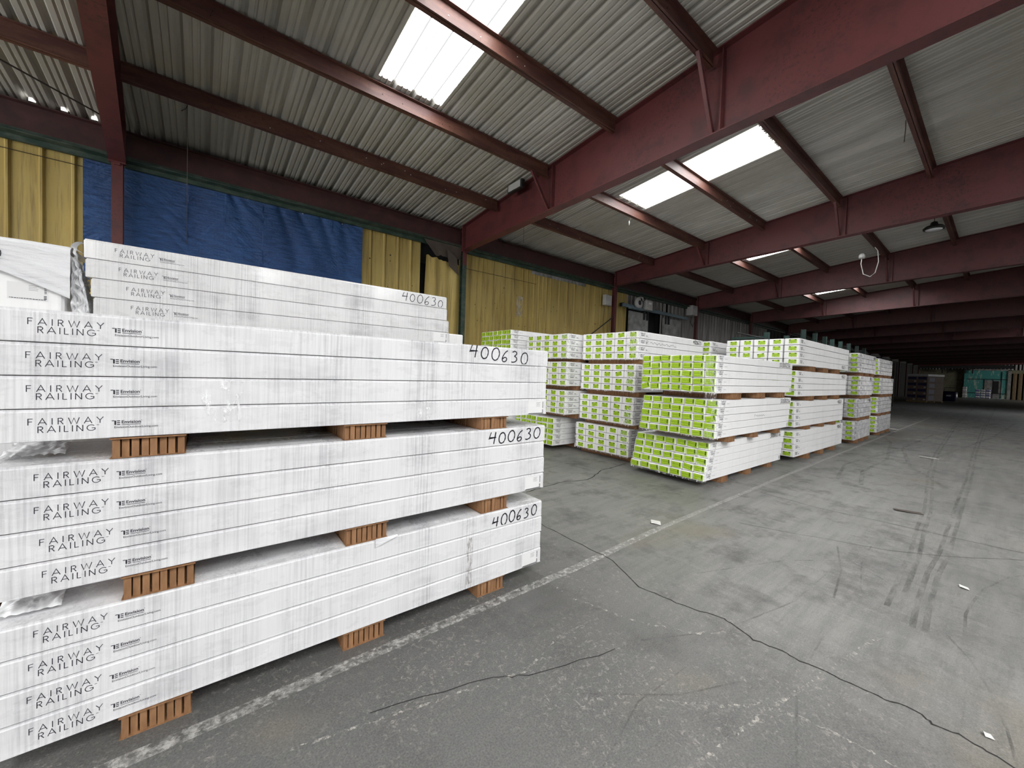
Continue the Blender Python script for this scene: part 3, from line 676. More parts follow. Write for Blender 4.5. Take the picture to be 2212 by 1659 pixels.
cbx = empty('control_box', (13.83, 8.95, 4.38)); mb = MB(); mb.cbox(-.22,.22,-.10,.12,-.17,.20,.01); build('housing', mb, M['greybox'], cbx)
mb = MB(); mb.box(-.06,.12,-.104,-.1,.06,.13); build('nameplate', mb, M['sticker'], cbx); tag(cbx, 'grey control box right of the round blower', 'box')
sb = empty('switch_box', (17.55, 9.0, 4.66)); mb = MB(); mb.cbox(-.22,.22,-.1,.2,-.22,.22,.01); build('housing', mb, M['greybox'], sb)
mb = MB(); mb.tube([(-.1,-.05,-.2),(-.35,-.08,-.55),(-.1,-.06,-.75),(.1,-.05,-.4),(.1,0,-.2)], .012, 6); build('cable', mb, M['wire'], sb); tag(sb, 'grey switch box with a looped cable left of the fourth column', 'box')
mb = MB(); mb.tube([(11.5,9.2,4.1),(11.45,9.2,3.4),(11.6,9.2,2.4)], .008, 5); mb.tube([(10.2,9.1,2.7),(11.75,8.95,3.75)], .02, 6)
tag(build('cable_run', mb, M['wire']), 'dark cable and slanting rod on the tan wall by the third column', 'cable')
mb = MB(); mb.cbox(11.35, 11.72, 9.05, 9.2, 4.12, 4.5, .02); tag(build('breaker_box', mb, M['greybox']), 'small grey breaker box left of the third column', 'box')

# ------------------------------------------------------------------ cartons
def carton_mesh(name, L, W, H, m, g=.0018, gap=.0018, ch=.0045, lip=0.):
    mb = MB(); mb.cbox(g, L-g, g, W-g-gap+.0018, g*.5, H-gap-lip, ch)
    if lip: mb.box(g+.006, L-g-.006, g+.0045, W-g-.006, H-gap-lip-.001, H-gap)
    mb.box(.004, L-.004, g-.0012, g+.001, .003, .0095)         # lip of the lid along the lower edge
    return mb.mesh(name, [m])
STUFF = MB(); STUFF_M = []
HIDE = {}
for _k, _v in {
    'front bottom': '01 02 03 04 11 12 13 14 21 22 23 24 31 32 33 34',
    'front middle': '03 04 11 12 13 14 21 22 23 24 31 32 33 34',
    'front top': '01 02 03 04 11 12 13 14 21 22 23 24 31 32 33 34',
    'upper rear': '01 11 21 31',
    'stack peeking past front stack/bottom': '01 02 03 04 05 06 11 12 13 14 15 16 21 22 23 24 25 26 31 32 33 34 35 36 42 43 44 45 46',
    'stack peeking past front stack/second': '02 03 04 12 13 14 22 23 24 31 32 33 34',
    'stack peeking past front stack/third': '01 02 03 04 12 13 14 21 22 23 24 31 32 33 34',
    'stack peeking past front stack/top': '02 03 04 12 13 14 21 23 24 32 33 34',
    'rear stack against yellow wall/top': '00 01 02 03 04 05 06 11 12 13 14 15 16 21 22 23 24 25 26 31 32 33 34 35 36 41 42 43 44 45 46',
    'rear stack against yellow wall/lower': '00 01 02 03 04 05 06 10 11 12 13 14 15 16',
    'second stack along white line/bottom': '01 02 11 12 21 22 31 32',
    'second stack along white line/second': '01 02 11 12 21 22 31 32',
    'second stack along white line/third': '01 02 11 12 21 22 31 32',
    'second stack along white line/top': '02 03 04',
    'third stack along white line/bottom': '01 11 21 31',
    'third stack along white line/second': '01 11 21 31',
    'third stack along white line/third': '01 11 21 31',
    'third stack along white line/top': '01 11 21 31',
    'farthest stack along white line/bottom': '01 11 21 31',
    'farthest stack along white line/second': '01 11 21 31',
    'farthest stack along white line/third': '01 11 21 31',
    'farthest stack along white line/top': '01 11 21 31',
    'low rear stack behind middle row/top': '00 01 02 10 11 12 21 22 31 32',
}.items(): HIDE[_k] = {(_k, int(q[0]), int(q[1])) for q in _v.split()}
def absorb(me, loc, rz, child=None):
    """add a copy of a mesh to the one object that holds the cartons too small or too hidden to show singly"""
    Mx = Matrix.Translation(loc) @ Matrix.Rotation(rz, 4, 'Z')
    if child: Mx = Mx @ Matrix.Translation(child[0]) @ Matrix.Rotation(child[1], 4, 'X')
    b = len(STUFF.v); STUFF.v += [tuple(Mx @ v.co) for v in me.vertices]
    mi = []
    for m in me.materials:
        if m not in STUFF_M: STUFF_M.append(m)
        mi.append(STUFF_M.index(m))
    for p in me.polygons: STUFF.f.append([b+i for i in p.vertices]); STUFF.m.append(mi[p.material_index]); STUFF.sm.append(False)
def carton(key, me, loc, rz=0.):
    if key in HIDE.get(key[0], ()): absorb(me, loc, rz); return None
    o = link('carton', me, None, loc, (0, 0, rz)); return o
def sticker_mesh():
    mb = MB(); T = lambda x, z: (x, -.0008, z)
    mb.box(0, .165, -.0005, 0, 0, .105, 0)
    rr = random.Random(3); x = .118
    for k in range(16):
        z = .045+k*.0034; mb.box(.148, .158, -.0010, -.0006, z, z+rr.choice((.0012,.0022)), 1)
    for k in range(4): mb.box(.085, .085+rr.uniform(.02,.045), -.001, -.0006, .088-k*.009, .0895-k*.009, 1)
    x = .008
    while x < .150: w2 = rr.uniform(.004,.012); mb.box(x, x+w2, -.001, -.0006, .006, .010, 1); x += w2+.002
    for k in range(3): mb.box(.146, .158, -.001, -.0006, .012+k*.008, .017+k*.008, 1)
    return mb.mesh('shipping_label', [M['sticker'], M['ink']])
STK = sticker_mesh()
LOGO = logo_mesh().mesh('printed_logo', [M['ink']]); MAKER = logo_mesh(part=1).mesh('printed_web_address', [M['ink']])
LS = {k: (logo_small(k).mesh('printed_logo', [M['ink']]), logo_small(k, 1).mesh('printed_web_address', [M['ink']])) for k in ('narrow', 'wide')}

# -- front stack of long cartons
FL, FW_, FH = 2.745, .262, .1243
ME_F = carton_mesh('carton', FL, FW_, FH, M['front'], lip=.0075)
ROWN = ['topmost', 'second from top', 'third from top', 'lowest']
fjit = {2: [.005,.000,-.005,-.012], 1: [.030,.018,.006,-.006], 0: [-.006,-.006,.004,.010]}
def front_bundle(z0, name, key, n_dep=5, num=None):
    for r_ in range(4):
        z = z0+(3-r_)*FH
        for c_ in range(n_dep):
            rr = random.Random(z*100+c_); dx = rr.uniform(-.006, .006) if c_ == 0 else rr.uniform(-.012,.012)
            o = carton(('front '+name, r_, c_), ME_F, (-.62+dx, 2.232+c_*FW_, z))
            if o is None: continue
            if c_ == 0:
                tag(o, 'long white carton, %s in the %s bundle of the front stack' % (ROWN[r_], name), 'carton', 'long white cartons of the front stack')
                lx = {2:[.116,.116,.120,.114], 1:[.133,.138,.143,.150], 0:[.135,.118,.120,.118]}[key][r_]
                link('printed_logo', LOGO, o, (lx, .0012, .034)); link('printed_web_address', MAKER, o, (lx, .0012, .034))
                if r_ == 3: link('shipping_label', STK, o, (FL-.195, .0011, .004))
                if r_ == 0 and num:
                    link('handwritten_number', num[0].mesh('handwritten_number', [M['marker']]), o, (num[1]+.62-dx, .0007, num[2]-z))
            elif r_ == 0:
                tag(o, 'long white carton, %s row back on top of the %s bundle, front stack' % (ORD[c_], name), 'carton', 'long white cartons of the front stack')
                if key == 0 and c_ == 1:
                    mb = logo_mesh(T=lambda x, z_: (x*1.55, z_*1.5, 0)); build('printed_logo', mb, M['ink'], o, (1.13, .045, FH+.0006))
            else: tag(o, 'long white carton packed behind the front face of the front stack', 'carton', 'inner cartons of the front stack')
Z3, Z2, Z1 = .098, .694, 1.276
front_bundle(Z3, 'bottom', 0, num=(hand('400630', .44, .088, 3, .10, .004), 1.64, .470))
front_bundle(Z2, 'middle', 1, num=(hand('400630', .50, .086, 5, .10, .002), 1.585, 1.080))
front_bundle(Z1, 'top', 2, num=(hand('400630', .53, .092, 8, .085, -.005), 1.405, 1.682))

# -- cardboard spacers
def spacer_meshes(D, W=.232, Hh=.094, pitch=.030, seed=0, face='block'):
    rr = random.Random(seed); mb = MB(); n = int(round(W/pitch)); q = W/n
    for k in range(n):
        dy = rr.uniform(0, .012); tl = rr.uniform(-.0016, .0016)
        mb.box(k*q+.0032+tl, (k+1)*q-.0032+tl, dy, .16, .002, Hh-.006)
    mb.box(.012, W-.012, .05, D-.02, .004, Hh-.008)
    m_ = int(D/.034)
    for k in range(m_):
        y = .165+k*(D-.17)/m_; j1, j2 = rr.uniform(0,.008), rr.uniform(0,.008)
        mb.box(j1, .014, y, y+.021, .002, Hh-.006); mb.box(W-.014, W-j2, y, y+.021, .002, Hh-.006)
    mb2 = MB(); mb2.box(-.004, W+.004, -.006, D, Hh-.006, Hh-.001); mb2.box(-.002, W+.002, -.003, D, .0, .0022)
    return mb.mesh('honeycomb_core', [M['cardboard']]), mb2.mesh('liner_sheet', [M['cardboard']])
SPM = {}
def spacer(x, y, z, D, Hh, label, rz=0, group=None, W=.232, seed=0):
    k = (round(D, 2), round(Hh, 3), W, seed % 3)
    if k not in SPM: SPM[k] = spacer_meshes(D, W, Hh, seed=seed % 3 + 1)
    e = empty('cardboard_spacer', (x, y, z), rz); link('honeycomb_core', SPM[k][0], e); link('liner_sheet', SPM[k][1], e)
    return tag(e, label, 'spacer', group or 'brown cardboard spacers under the bundles')
PN = ['left', 'middle', 'right']
for zz_, hh, nm, xs_ in ((0, .097, 'bottom', (-.256,.636,1.536)), (Z3+4*FH+.0005, Z2-Z3-4*FH-.001, 'middle', (-.250,.640,1.548)), (Z2+4*FH+.0005, Z1-Z2-4*FH-.001, 'top', (-.285,.620,1.520))):
    for k, x in enumerate(xs_):
        spacer(x, 2.236+.004*k, zz_, 1.29, hh, 'brown cardboard spacer, %s of three under the %s bundle of the front stack' % (PN[k], nm), seed=k)

# -- second row: hidden support, upper bundle, wrapped carton
ME_H = carton_mesh('carton', 2.66, FW_, .1245, M['glossy'], lip=.006)
for lev, z0 in enumerate((.098, .694, 1.276)):
    for r_ in range(4):
        for c_ in range(2): absorb(ME_F, (-.60, 3.77+c_*FW_, z0+r_*FH), 0)
    for x in (-.2, 1.6): spacer(x, 3.78, (0, .5955, 1.1915)[lev], .53, (.097, .098, .084)[lev], 'cardboard spacer hidden behind the front stack', group='hidden spacers of the second row')
for x in (-.2, 1.6): spacer(x, 3.78, 1.774, .53, .097, 'cardboard spacer hidden behind the front stack', group='hidden spacers of the second row')
HZ = 1.873
for r_ in range(4):
    z = HZ+(3-r_)*.1245; x = (-.605, -.598, -.573, -.562)[r_]
    for c_ in range(2):
        o = carton(('upper rear', r_, c_), ME_H, (x, 3.75+c_*FW_, z))
        if o is None: continue
        if c_ == 0:
            tag(o, 'film wrapped white carton, %s of the bundle seen above the front stack' % ROWN[r_], 'carton', 'cartons of the upper rear bundle')
            link('printed_logo', LOGO, o, (.145+.012*r_, .0011, .034)); link('printed_web_address', MAKER, o, (.145+.012*r_, .0011, .034))
            if r_ == 0: build('handwritten_number', hand('400630', .47, .088, 11, .07, -.003), M['marker'], o, (2.16, .0007, .022))
            if r_ == 3: link('shipping_label', STK, o, (2.66-.195, .0011, .012))
        else: tag(o, 'white carton packed behind the upper rear bundle face', 'carton', 'inner cartons of the upper rear bundle')
wb = empty('wrapped_carton', (-3.4, 3.76, 1.873))
mb = MB(); mb.cbox(0, 2.71, 0, .55, 0, .415, .012); build('carton_body', mb, M['board'], wb)
link('shipping_label', STK, wb, (2.48, -.0008, .065))
def dr(u, v):
    x = -.02+2.76*u; edge = .215+.01*math.sin(u*9)-1.25*max(0, u-.90)
    zz = .425+.012*nz(u*9,1)-(.425-max(.04, edge-.0))*v; y = -.012-.016*v*(1+nz(u*14, v*6))-.006*nz(u*50+v*20, v*14)
    if v < .06: zz = .43+.008*nz(u*8, 2); y = .06-v*1.1
    return (x, y, zz)
mb = MB(); mb.grid(dr, 120, 30)
mb.grid(lambda u, v: (-.02+2.76*u, .05+.52*v, .432+.012*nz(u*8,v*2)), 30, 4)
build('draped_film', mb, M['drape'], wb)
def endf(u, v):
    y = -.015+.45*u; x = 2.735+(.03+.10*v*v)*(.6+.5*nz(u*5, v*5))+.02*nz(u*17, v*13); z = .42-.15*u*(1-v)-.43*v+.01*nz(u*9,v*9)
    return (min(x, 2.80), y, max(z, -.09))
mb = MB(); mb.grid(endf, 40, 50); build('crumpled_film_end', mb, M['thickfilm'], wb)
tag(wb, 'big white carton draped in white film at the left edge', 'carton')
mb = hand('0', .12, .085, 2, .06); build('handwritten_number', mb, M['marker'], wb, (2.37, -.036, .27))
for x in (-3.0, -1.2): spacer(x, 3.78, 1.774, .53, .0985, 'cardboard spacer hidden behind the front stack', group='hidden spacers of the second row')
for lev, z0 in enumerate((.098, .694, 1.276)):
    for r_ in range(4):
        absorb(ME_F, (-3.42, 3.77, z0+r_*FH), 0)
    for x in (-3.0, -1.2): spacer(x, 3.78, (0, .5955, 1.1915)[lev], .53, (.097, .098, .084)[lev], 'cardboard spacer hidden behind the front stack', group='hidden spacers of the second row')
mb = MB(); mb.cbox(0,.42,0,.3,0,.30,.01); sbx = empty('small_white_carton', (2.36, 4.6, 1.774)); build('carton_body', mb, M['board'], sbx); tag(sbx, 'small white carton end peeking out right of the upper rear bundle', 'carton')
mb = MB(); mb.box(-.0,.42,.0,.3,0,1.77); tag(build('carton_pile', mb, M['board'], None, (2.36, 4.6, 0)), 'white carton pile hidden below the small peeking carton', 'carton')

# -- green-labelled stacks
def green_label(kind, seed):
    rr = random.Random(seed); mb = MB(); T = lambda y, z: (-.0006, -y, z)
    if kind == 'narrow':
        w_, h_ = .150, .085; mb.box(-.0005, 0, -w_/2, w_/2, -h_/2, h_/2, 0)
        # end faces -x: picture left is +y
        mb.box(-.0010, -.0004, -w_/2+.012, -w_/2+.030, -h_/2+.022, h_/2-.006, 2)
        y = w_/2-.012
        while y > -w_/2+.040:
            d = rr.uniform(.006,.016); mb.box(-.0010, -.0004, y-d, y, .004, .010, 1); y -= d+.003
        y = w_/2-.008
        while y > -w_/2+.016:
            d = rr.uniform(.005,.014); mb.box(-.0010, -.0004, y-d, y, -h_/2+.008, -h_/2+.014, 1); y -= d+.002
    else:
        w_, h_ = .134, .079; mb.box(-.0005, 0, -w_/2, w_/2, -h_/2, h_/2, 0)
        mb.box(-.0010, -.0004, w_/2-.036, w_/2-.004, h_/2-.020, h_/2-.003, 2); mb.box(-.0010, -.0004, -w_/2+.004, -w_/2+.036, h_/2-.020, h_/2-.003, 2)
        mb.box(-.0010, -.0004, .008, .030, -h_/2+.004, -h_/2+.011, 2)
        for k in range(3):
            y = w_/2-.012
            while y > -w_/2+.018:
                d = rr.uniform(.006,.018); mb.box(-.0010, -.0004, y-d, y, .004-.010*k, .008-.010*k, 1); y -= d+.004
    return mb.mesh('green_label', [M['green'], M['green2'], M['green3']])
GLM = {k: [green_label(k, s) for s in range(3)] for k in ('narrow', 'wide')}
CM = {}
COLN = ['first', 'second', 'third', 'fourth', 'fifth', 'sixth', 'seventh']
LEVN = {3: ['bottom', 'middle', 'top'], 4: ['bottom', 'second', 'third', 'top']}
def green_bundle(stack, X0, Y0, z0, L, ncol, nrow, w_, h_, yaw, kind, level, shear=0., pitch=None, mat='board', vis=None, num=None, film=True, cols=None, rnum=0, scr=None, sname=None):
    pitch = pitch or w_; key = (round(L,2), w_, h_, mat)
    if key not in CM: CM[key] = carton_mesh('carton', L, w_, h_, M[mat], gap=.0055, ch=.0075)
    me = CM[key]; ca, sa = math.cos(yaw), math.sin(yaw)
    def P(x, y, z): return (X0+x*ca-y*sa, Y0+x*sa+y*ca, z)
    for r_ in range(nrow):                      # r_ from bottom
        for c_ in range(ncol):                  # c_ from the near side = picture right
            if cols and c_ >= cols: continue
            rr = random.Random(round(X0*100)*7+round(z0*100)*131+r_*17+c_*1009)
            lc, key = P(shear*r_+rr.uniform(-.010,.006), c_*pitch+(rr.uniform(-.002,.002) if pitch == w_ else rr.uniform(-.006,.006)), z0+r_*h_), (stack+'/'+level, r_, c_)
            left = ncol-1-c_; top = nrow-1-r_
            g = GLM[kind][rr.randrange(3)]
            tl = rr.gauss(0, .03) if rr.random() < .8 else rr.gauss(0, .12)
            dy = (.0 if kind == 'narrow' else -.018)+rr.uniform(-.008,.008); dz = rr.uniform(-.006,.006)
            if key in HIDE.get(key[0], ()): absorb(me, lc, yaw); absorb(g, lc, yaw, ((.0014, w_/2+dy, h_/2+dz), tl)); continue
            o = carton(key, me, lc, yaw)
            tag(o, 'green-labelled carton, %s row, %s from left, %s bundle of %s' % ('top' if top == 0 else ORD[top], COLN[left], level, stack), 'carton', '%s bundle cartons of the %s' % (level, stack))
            link('green_label', g, o, (.0014, w_/2+dy, h_/2+dz), (tl, 0, 0))
            if c_ == 0:
                lp = (.075+rr.uniform(-.006,.006), .0011, .042 if kind == 'narrow' else .040)
                link('printed_logo', LS[kind][0], o, lp); link('printed_web_address', LS[kind][1], o, lp)
                if num and r_ == nrow-1-rnum:
                    build('handwritten_number', hand(num[0], num[1], num[2], rr.randrange(99), .17, 0), M['marker'], o, (L-num[1]-num[3], .0007, h_*.5-num[2]*.5))
                if scr and r_ == nrow-1-scr[0]:
                    build('handwritten_note', squiggle(scr[2], scr[3], 5), M['marker'], o, (scr[1], .0007, .03))
                if r_ == 0 and kind == 'narrow':
                    mb = MB(); mb.box(0,.05,-.0006,.0,0,.075,0)
                    for q in range(9): mb.box(.006,.044,-.0010,-.0005,.006+q*.0075,.009+q*.0075+.0015*(q % 2),1)
                    build('barcode_label', mb, [M['sticker'], M['ink']], o, (L-.09, .0011, .012))
    if film:
        Wt = ncol*pitch; Ht = nrow*h_; rr = random.Random(int(z0*50)+int(X0*10)); ph = rr.uniform(0, 9)
        mb = MB(); dpt = rr.uniform(.16, .24)
        # film gathered round the near vertical edge and the lower edge of the end face
        def ef(u, v):
            r = v*nrow; zz = z0-.012+(Ht+.015)*v
            e = dpt*(.75+.35*math.sin(v*5+ph)+.25*nz(v*4+ph, 2)); s = -(u*(.09+e))+.09
            sx = shear*(v*nrow)
            if s > 0: return P(s+sx, -.006-.004*nz(u*9+ph, v*12), zz)
            return P(-.014-.010*abs(nz(u*11+ph, v*14))+sx, -s-.006, zz)
        mb.grid(ef, 26, 30)
        o = build('stretch_film', mb, M['film']); tag(o, 'clear film gathered on the near corner of the %s bundle, %s' % (level, stack), 'film', 'film on the green labelled bundles')
        mb = MB()
        def lf(u, v):
            y = .0+Wt*(u); e = .028+.03*abs(nz(u*6+ph, 5)); zz = z0-.016+e*v-.012*math.sin(v*3)
            return P(-.016-.006*nz(u*30+ph, v*5), y, zz)
        mb.grid(lf, 60, 5)
        def vf(u, v):
            e = .03+.05*abs(nz(v*5+ph, 8)); return P(-.015-.006*abs(nz(u*9, v*16+ph))+shear*v*nrow, Wt+.006-e*u, z0-.01+(Ht)*v)
        mb.grid(vf, 6, 26); build('gathered_hem', mb, M['film'], o)
def green_spacers(stack, X0, Y0, D, yaw, z, hh, level, xs_, seedo=0, group=None, W=.232):
    for k, x in enumerate(xs_):
        spacer(X0+x*math.cos(yaw), Y0+x*math.sin(yaw), z, D, hh, 'brown cardboard spacer, %s under the %s bundle of %s' % (('nearest','middle','farthest')[k], level, stack), yaw, group, W=W, seed=k+seedo)
SA, SB, SCn, SD, SE, SF = 'nearest stack along white line', 'five-wide stack in middle row', 'stack peeking past front stack', 'second stack along white line', 'third stack along white line', 'farthest stack along white line'
# A
green_bundle(SA, 5.715, 2.655, .096, 3.0, 7, 5, .1775, .1108, -.012, 'narrow', 'bottom', .036, num=('32000236', .50, .075, .18))
green_bundle(SA, 5.760, 2.550, .7345, 3.0, 7, 5, .1760, .1116, -.005, 'narrow', 'middle', .020, num=('32000236', .50, .080, .05), scr=(2, 1.35, .45, .05))
green_bundle(SA, 5.795, 2.590, 1.3885, 3.15, 7, 5, .1740, .1130, -.007, 'narrow', 'top', .002, num=('32000236', .56, .085, .12))
green_spacers(SA, 0, 2.655, 1.22, 0, 0, .095, 'bottom', (6.29,7.22,8.18))
green_spacers(SA, 0, 2.545, 1.22, 0, .651, .0825, 'middle', (6.21,7.14,8.16))
green_spacers(SA, 0, 2.56, 1.2, 0, 1.293, .0945, 'top', (6.37,7.38,8.33), W=.26)
# B
bz = [.096, .693, 1.303, 1.902]; bh = .1293
for k, (x0, y0) in enumerate(((6.14,4.235),(6.145,4.17),(6.147,4.155),(6.15,4.14))):
    green_bundle(SB, x0, y0, bz[k], 2.42, 5, 4, .2600, bh, 0, 'wide', LEVN[4][k], num=('400625', .36, .085, .06) if k == 3 else None, scr=(1, .25, 1.1, .07) if k == 3 else None)
    zb_ = 0 if k == 0 else bz[k-1]+4*bh+.0005
    green_spacers(SB, x0, y0+.02, 1.26, 0, zb_, bz[k]-zb_-.0008, LEVN[4][k], (.16,1.05,1.95))
# C
cz = [.096, .768, 1.350, 1.911]; chh = [0, .1232, .1240, .1255]
green_bundle(SCn, 5.70, 5.755, .096, 2.7, 7, 5, .1750, .1148, 0, 'narrow', 'bottom', .0, film=False)
for k in (1, 2, 3): green_bundle(SCn, 5.765, 5.49, cz[k], 2.4, 5, 4, .2560, chh[k], 0, 'wide', LEVN[4][k])
for k in range(4):
    zb_ = 0 if k == 0 else (.096+5*.1148+.0005 if k == 1 else cz[k-1]+4*chh[k-1]+.0005)
    green_spacers(SCn, 5.765, 5.51 if k else 5.78, 1.2, 0, zb_, cz[k]-zb_-.0008, LEVN[4][k], (.62 if k == 0 else .36,1.2,2.0))
SC5 = 'rear stack against yellow wall'
green_bundle(SC5, 5.45, 6.96, 2.002, 2.6, 7, 5, .1700, .1100, 0, 'narrow', 'top', film=False)
green_bundle(SC5, 5.22, 7.10, 1.755, 2.6, 7, 2, .1700, .1100, 0, 'narrow', 'lower', film=False)
mb = MB(); mb.box(5.3, 8.0, 7.12, 8.26, 0, 1.754); tag(build('wrapped_bundle', mb, M['board']), 'white wrapped bundle hidden at the foot of the rear stack', 'bundle')
# D
dz_ = [.096, .687, 1.304, 1.925]; dl = [3.38, 3.36, 3.72, 3.95]; dy_ = [-.017, -.020, -.006, .003]; d0 = [2.537, 2.558, 2.547, 2.54]
for k in range(4):
    hh = (.1288, .1310, .1298, .1340)[k]
    green_bundle(SD, 9.19, d0[k], dz_[k], dl[k], 5, 4, .2620, hh, dy_[k], 'wide', LEVN[4][k], pitch=.278 if k == 3 else None, vis=None if k == 3 else 1, cols=None if k == 3 else 3,
                 num=('400625', .36, .08, .12 if k < 3 else .3), rnum=3 if k == 3 else 0, film=False)
    zb_ = 0 if k == 0 else dz_[k-1]+4*(.1288, .1310, .1298, .1340)[k-1]+.0005
    green_spacers(SD, 9.19, d0[k]-.015, .78 if k < 3 else 1.3, dy_[k], zb_, dz_[k]-zb_-.0008, LEVN[4][k], (.70,1.66,2.54) if k < 2 else (.85,1.85,2.85))
# E, F
for S, X0, ys_, Ls in ((SE, 13.455, (2.418,2.40,2.35,2.39), (2.0,1.85,1.5,2.1)), (SF, 16.43, (2.42,2.424,2.38,2.437), (2.3,2.3,2.1,2.15))):
    ez = [.096, .694, 1.296, 1.895]; eh = .1282
    for k in range(4):
        green_bundle(S, X0, ys_[k], ez[k], Ls[k], 5, 4, .2620, eh, 0, 'wide', LEVN[4][k], vis=1, cols=2, mat='film_board', film=False, num=('400625', .3, .08, .08) if k else None)
        zb_ = 0 if k == 0 else ez[k-1]+4*eh+.0005
        green_spacers(S, X0, ys_[k]-.01, .52, 0, zb_, ez[k]-zb_-.0008, LEVN[4][k], (.30,Ls[k]*.48,Ls[k]-.42))
SG = 'low rear stack behind middle row'
green_bundle(SG, 9.12, 4.21, 1.94, 3.0, 5, 4, .262, .1293, 0, 'wide', 'top', vis=1, cols=3, film=False)
mb = MB(); mb.box(9.15, 12.1, 4.23, 5.0, 0, 1.939); tag(build('wrapped_bundle', mb, M['board']), 'white wrapped bundle hidden under the low rear stack', 'bundle')

if STUFF.f:
    tag(build('carton', STUFF, STUFF_M), 'white cartons packed inside and at the back of the stacks', 'carton', None, 'stuff')
# -- loose film bits
def filmpatch(label, fn, nu, nv, m='film'):
    mb = MB(); mb.grid(fn, nu, nv); tag(build('film_scrap', mb, M[m]), label, 'film')
filmpatch('crinkled torn film bulge on the top front bundle below the web address', lambda u, v: (.01+.14*u+.02*nz(v*3,1), 2.228-.016*math.sin(u*3.1)*math.sin(v*3.1)*(.5+abs(nz(u*6,v*6)))-.001, 1.515-.19*v+.015*nz(u*5,2)), 24, 30)
filmpatch('crinkled torn film bulge low on the top front bundle at middle right', lambda u, v: (1.02+.16*u, 2.228-.014*math.sin(u*3.1)*math.sin(v*3.1)*(.5+abs(nz(u*7,v*6)))-.001, 1.36-.075*v), 24, 16)
filmpatch('crumpled white film lying on the middle front bundle at the left edge', lambda u, v: (-.60+.17*u-.05*v, 2.36+.42*v, 1.196+.022*abs(nz(u*6,v*7))+.008), 24, 24, 'thickfilm')
filmpatch('crumpled white film lying on the bottom front bundle at the left edge', lambda u, v: (-.60+.17*u-.04*v, 2.30+.40*v, .600+.022*abs(nz(u*6+4,v*7))+.008), 24, 24, 'thickfilm')
filmpatch('torn white film flap on the bottom front bundle right of the middle spacer', lambda u, v: (.80+.13*u, 2.226-.010*v*u, .600-.050*v*(1-.9*u)+.002), 12, 8, 'drape')
filmpatch('white film loop sticking out at the left end of the upper rear bundle', lambda u, v: (-.612-.05*math.sin(u*3.14)*(1-.4*v), 3.76+.05*v, 2.345-.07*u+.01*nz(u*3,v)), 14, 4, 'drape')
filmpatch('crumpled clear film stuffed between the wrapped carton and upper rear bundle', lambda u, v: (-.665+.085*u*(.4+.6*v), 3.80+.05*nz(u*8,v*8), 2.22-.34*v+.02*nz(u*7+3,v*5)), 14, 26, 'thickfilm')
filmpatch('hanging film strands between the top and middle bundles of the nearest stack', lambda u, v: (5.775+.02*nz(u*9,v*3), 2.56+.16*u+.03*v*math.sin(u*8), 1.40-.13*v), 14, 8)
mb = MB(); mb.box(1.43, 1.475, 2.2312, 2.2318, .13, .45); tag(build('dirt_streak', mb, m_mark('brown_dirt', (.24,.19,.13), (70,9,14), .46, .75, .5)), 'brown dirt streak down the lower right of the bottom front bundle', 'stain')

# ------------------------------------------------------------------ cantilever rack behind the stacks
px_ = [(14.72,3.2),(16.6,3.25),(18.45,3.64),(19.95,3.63),(21.36,3.61),(22.55,3.58),(24.0,3.59),(25.6,3.61),(27.3,3.6),(29.0,3.6)]
for k, (x, h) in enumerate(px_):
    e = empty('rack_upright', (x, 5.0, 0)); mb = MB(); mb.box(-.06,.06,-.07,-.055,0,h); mb.box(-.06,.06,.055,.07,0,h); mb.box(-.01,.01,-.055,.055,0,h); build('post', mb, M['rackgreen'], e)
    mb = MB(); mb.box(-.05,.05,.07,1.2,0,.12); build('base_foot', mb, M['rackgreen'], e)
    for z in (1.0, 2.0, 3.0): mb = MB(); mb.box(-.035,.035,.07,1.1,z,z+.08); build('arm', mb, M['rackgreen'], e)
    tag(e, 'dark green rack upright, %s from left, rising behind the white stacks' % (['first','second','third','fourth','fifth','sixth','seventh','eighth','ninth','tenth'][k]), 'rack', 'green rack uprights')
mb = MB(); mb.tube([(12.4,5.0,2.98),(29,5.0,2.98)], .02, 6); tag(build('rack_tie', mb, M['black']), 'thin dark tie bar joining the green rack uprights', 'bar')

# ------------------------------------------------------------------ far end of the hall
YD0, YD1 = -.16, 4.10
fd_ = struct('door_3', MB().box(94.55, 94.70, YD0, YD1, .05, 4.28), M['teal'])
mb = MB()
for z in (.75, 2.9): mb.box(94.50, 94.55, YD0, YD1-.4, z, z+.10)
for y in (.35, 1.15, 2.0): mb.box(94.50, 94.55, y, y+.05, .1, 2.9 if y > .4 else 4.2)
build('door_frame', mb, M['black'], fd_)
mb = MB(); mb.box(94.52, 94.55, .5, 2.0, .1, 2.8); build('faded_panel', mb, M['leaf'], fd_)
mb = MB(); mb.box(94.48, 94.52, .62, 1.15, .8, 2.7); mb.box(94.46, 94.48, .66, 1.11, 1.9, 2.0); build('wicket_frame', mb, M['black'], fd_)
jb = MB(); jb.box(94.45, 94.75, YD0-.35, YD0-.05, 0, 4.4); jb.box(94.45, 94.75, YD0-.35, YD1, 4.3, 4.5); jb.box(94.3, 94.75, YD0, YD1, 0, .06); struct('trim_1', jb, M['leaf'])
e = empty('door_track', (94.3, 4.4, 4.9)); mb = MB(); mb.box(-.2,.1,-5.1,5.0,-.3,.2); build('rail', mb, M['black'], e)
mb = MB()
for y in (-1.2, -.4, 1.4, 2.0): mb.box(-.15,.05,y,y+.15,-1.1,-.3)
build('hanger', mb, M['black'], e); mb = MB(); mb.box(-.5,.1,-.8,.8,.2,.7); build('motor', mb, M['black'], e); tag(e, 'long black sliding door track on the far wall', 'rail')
p = empty('pallet', (57.0, 5.0, 0), -.42); mb = MB()
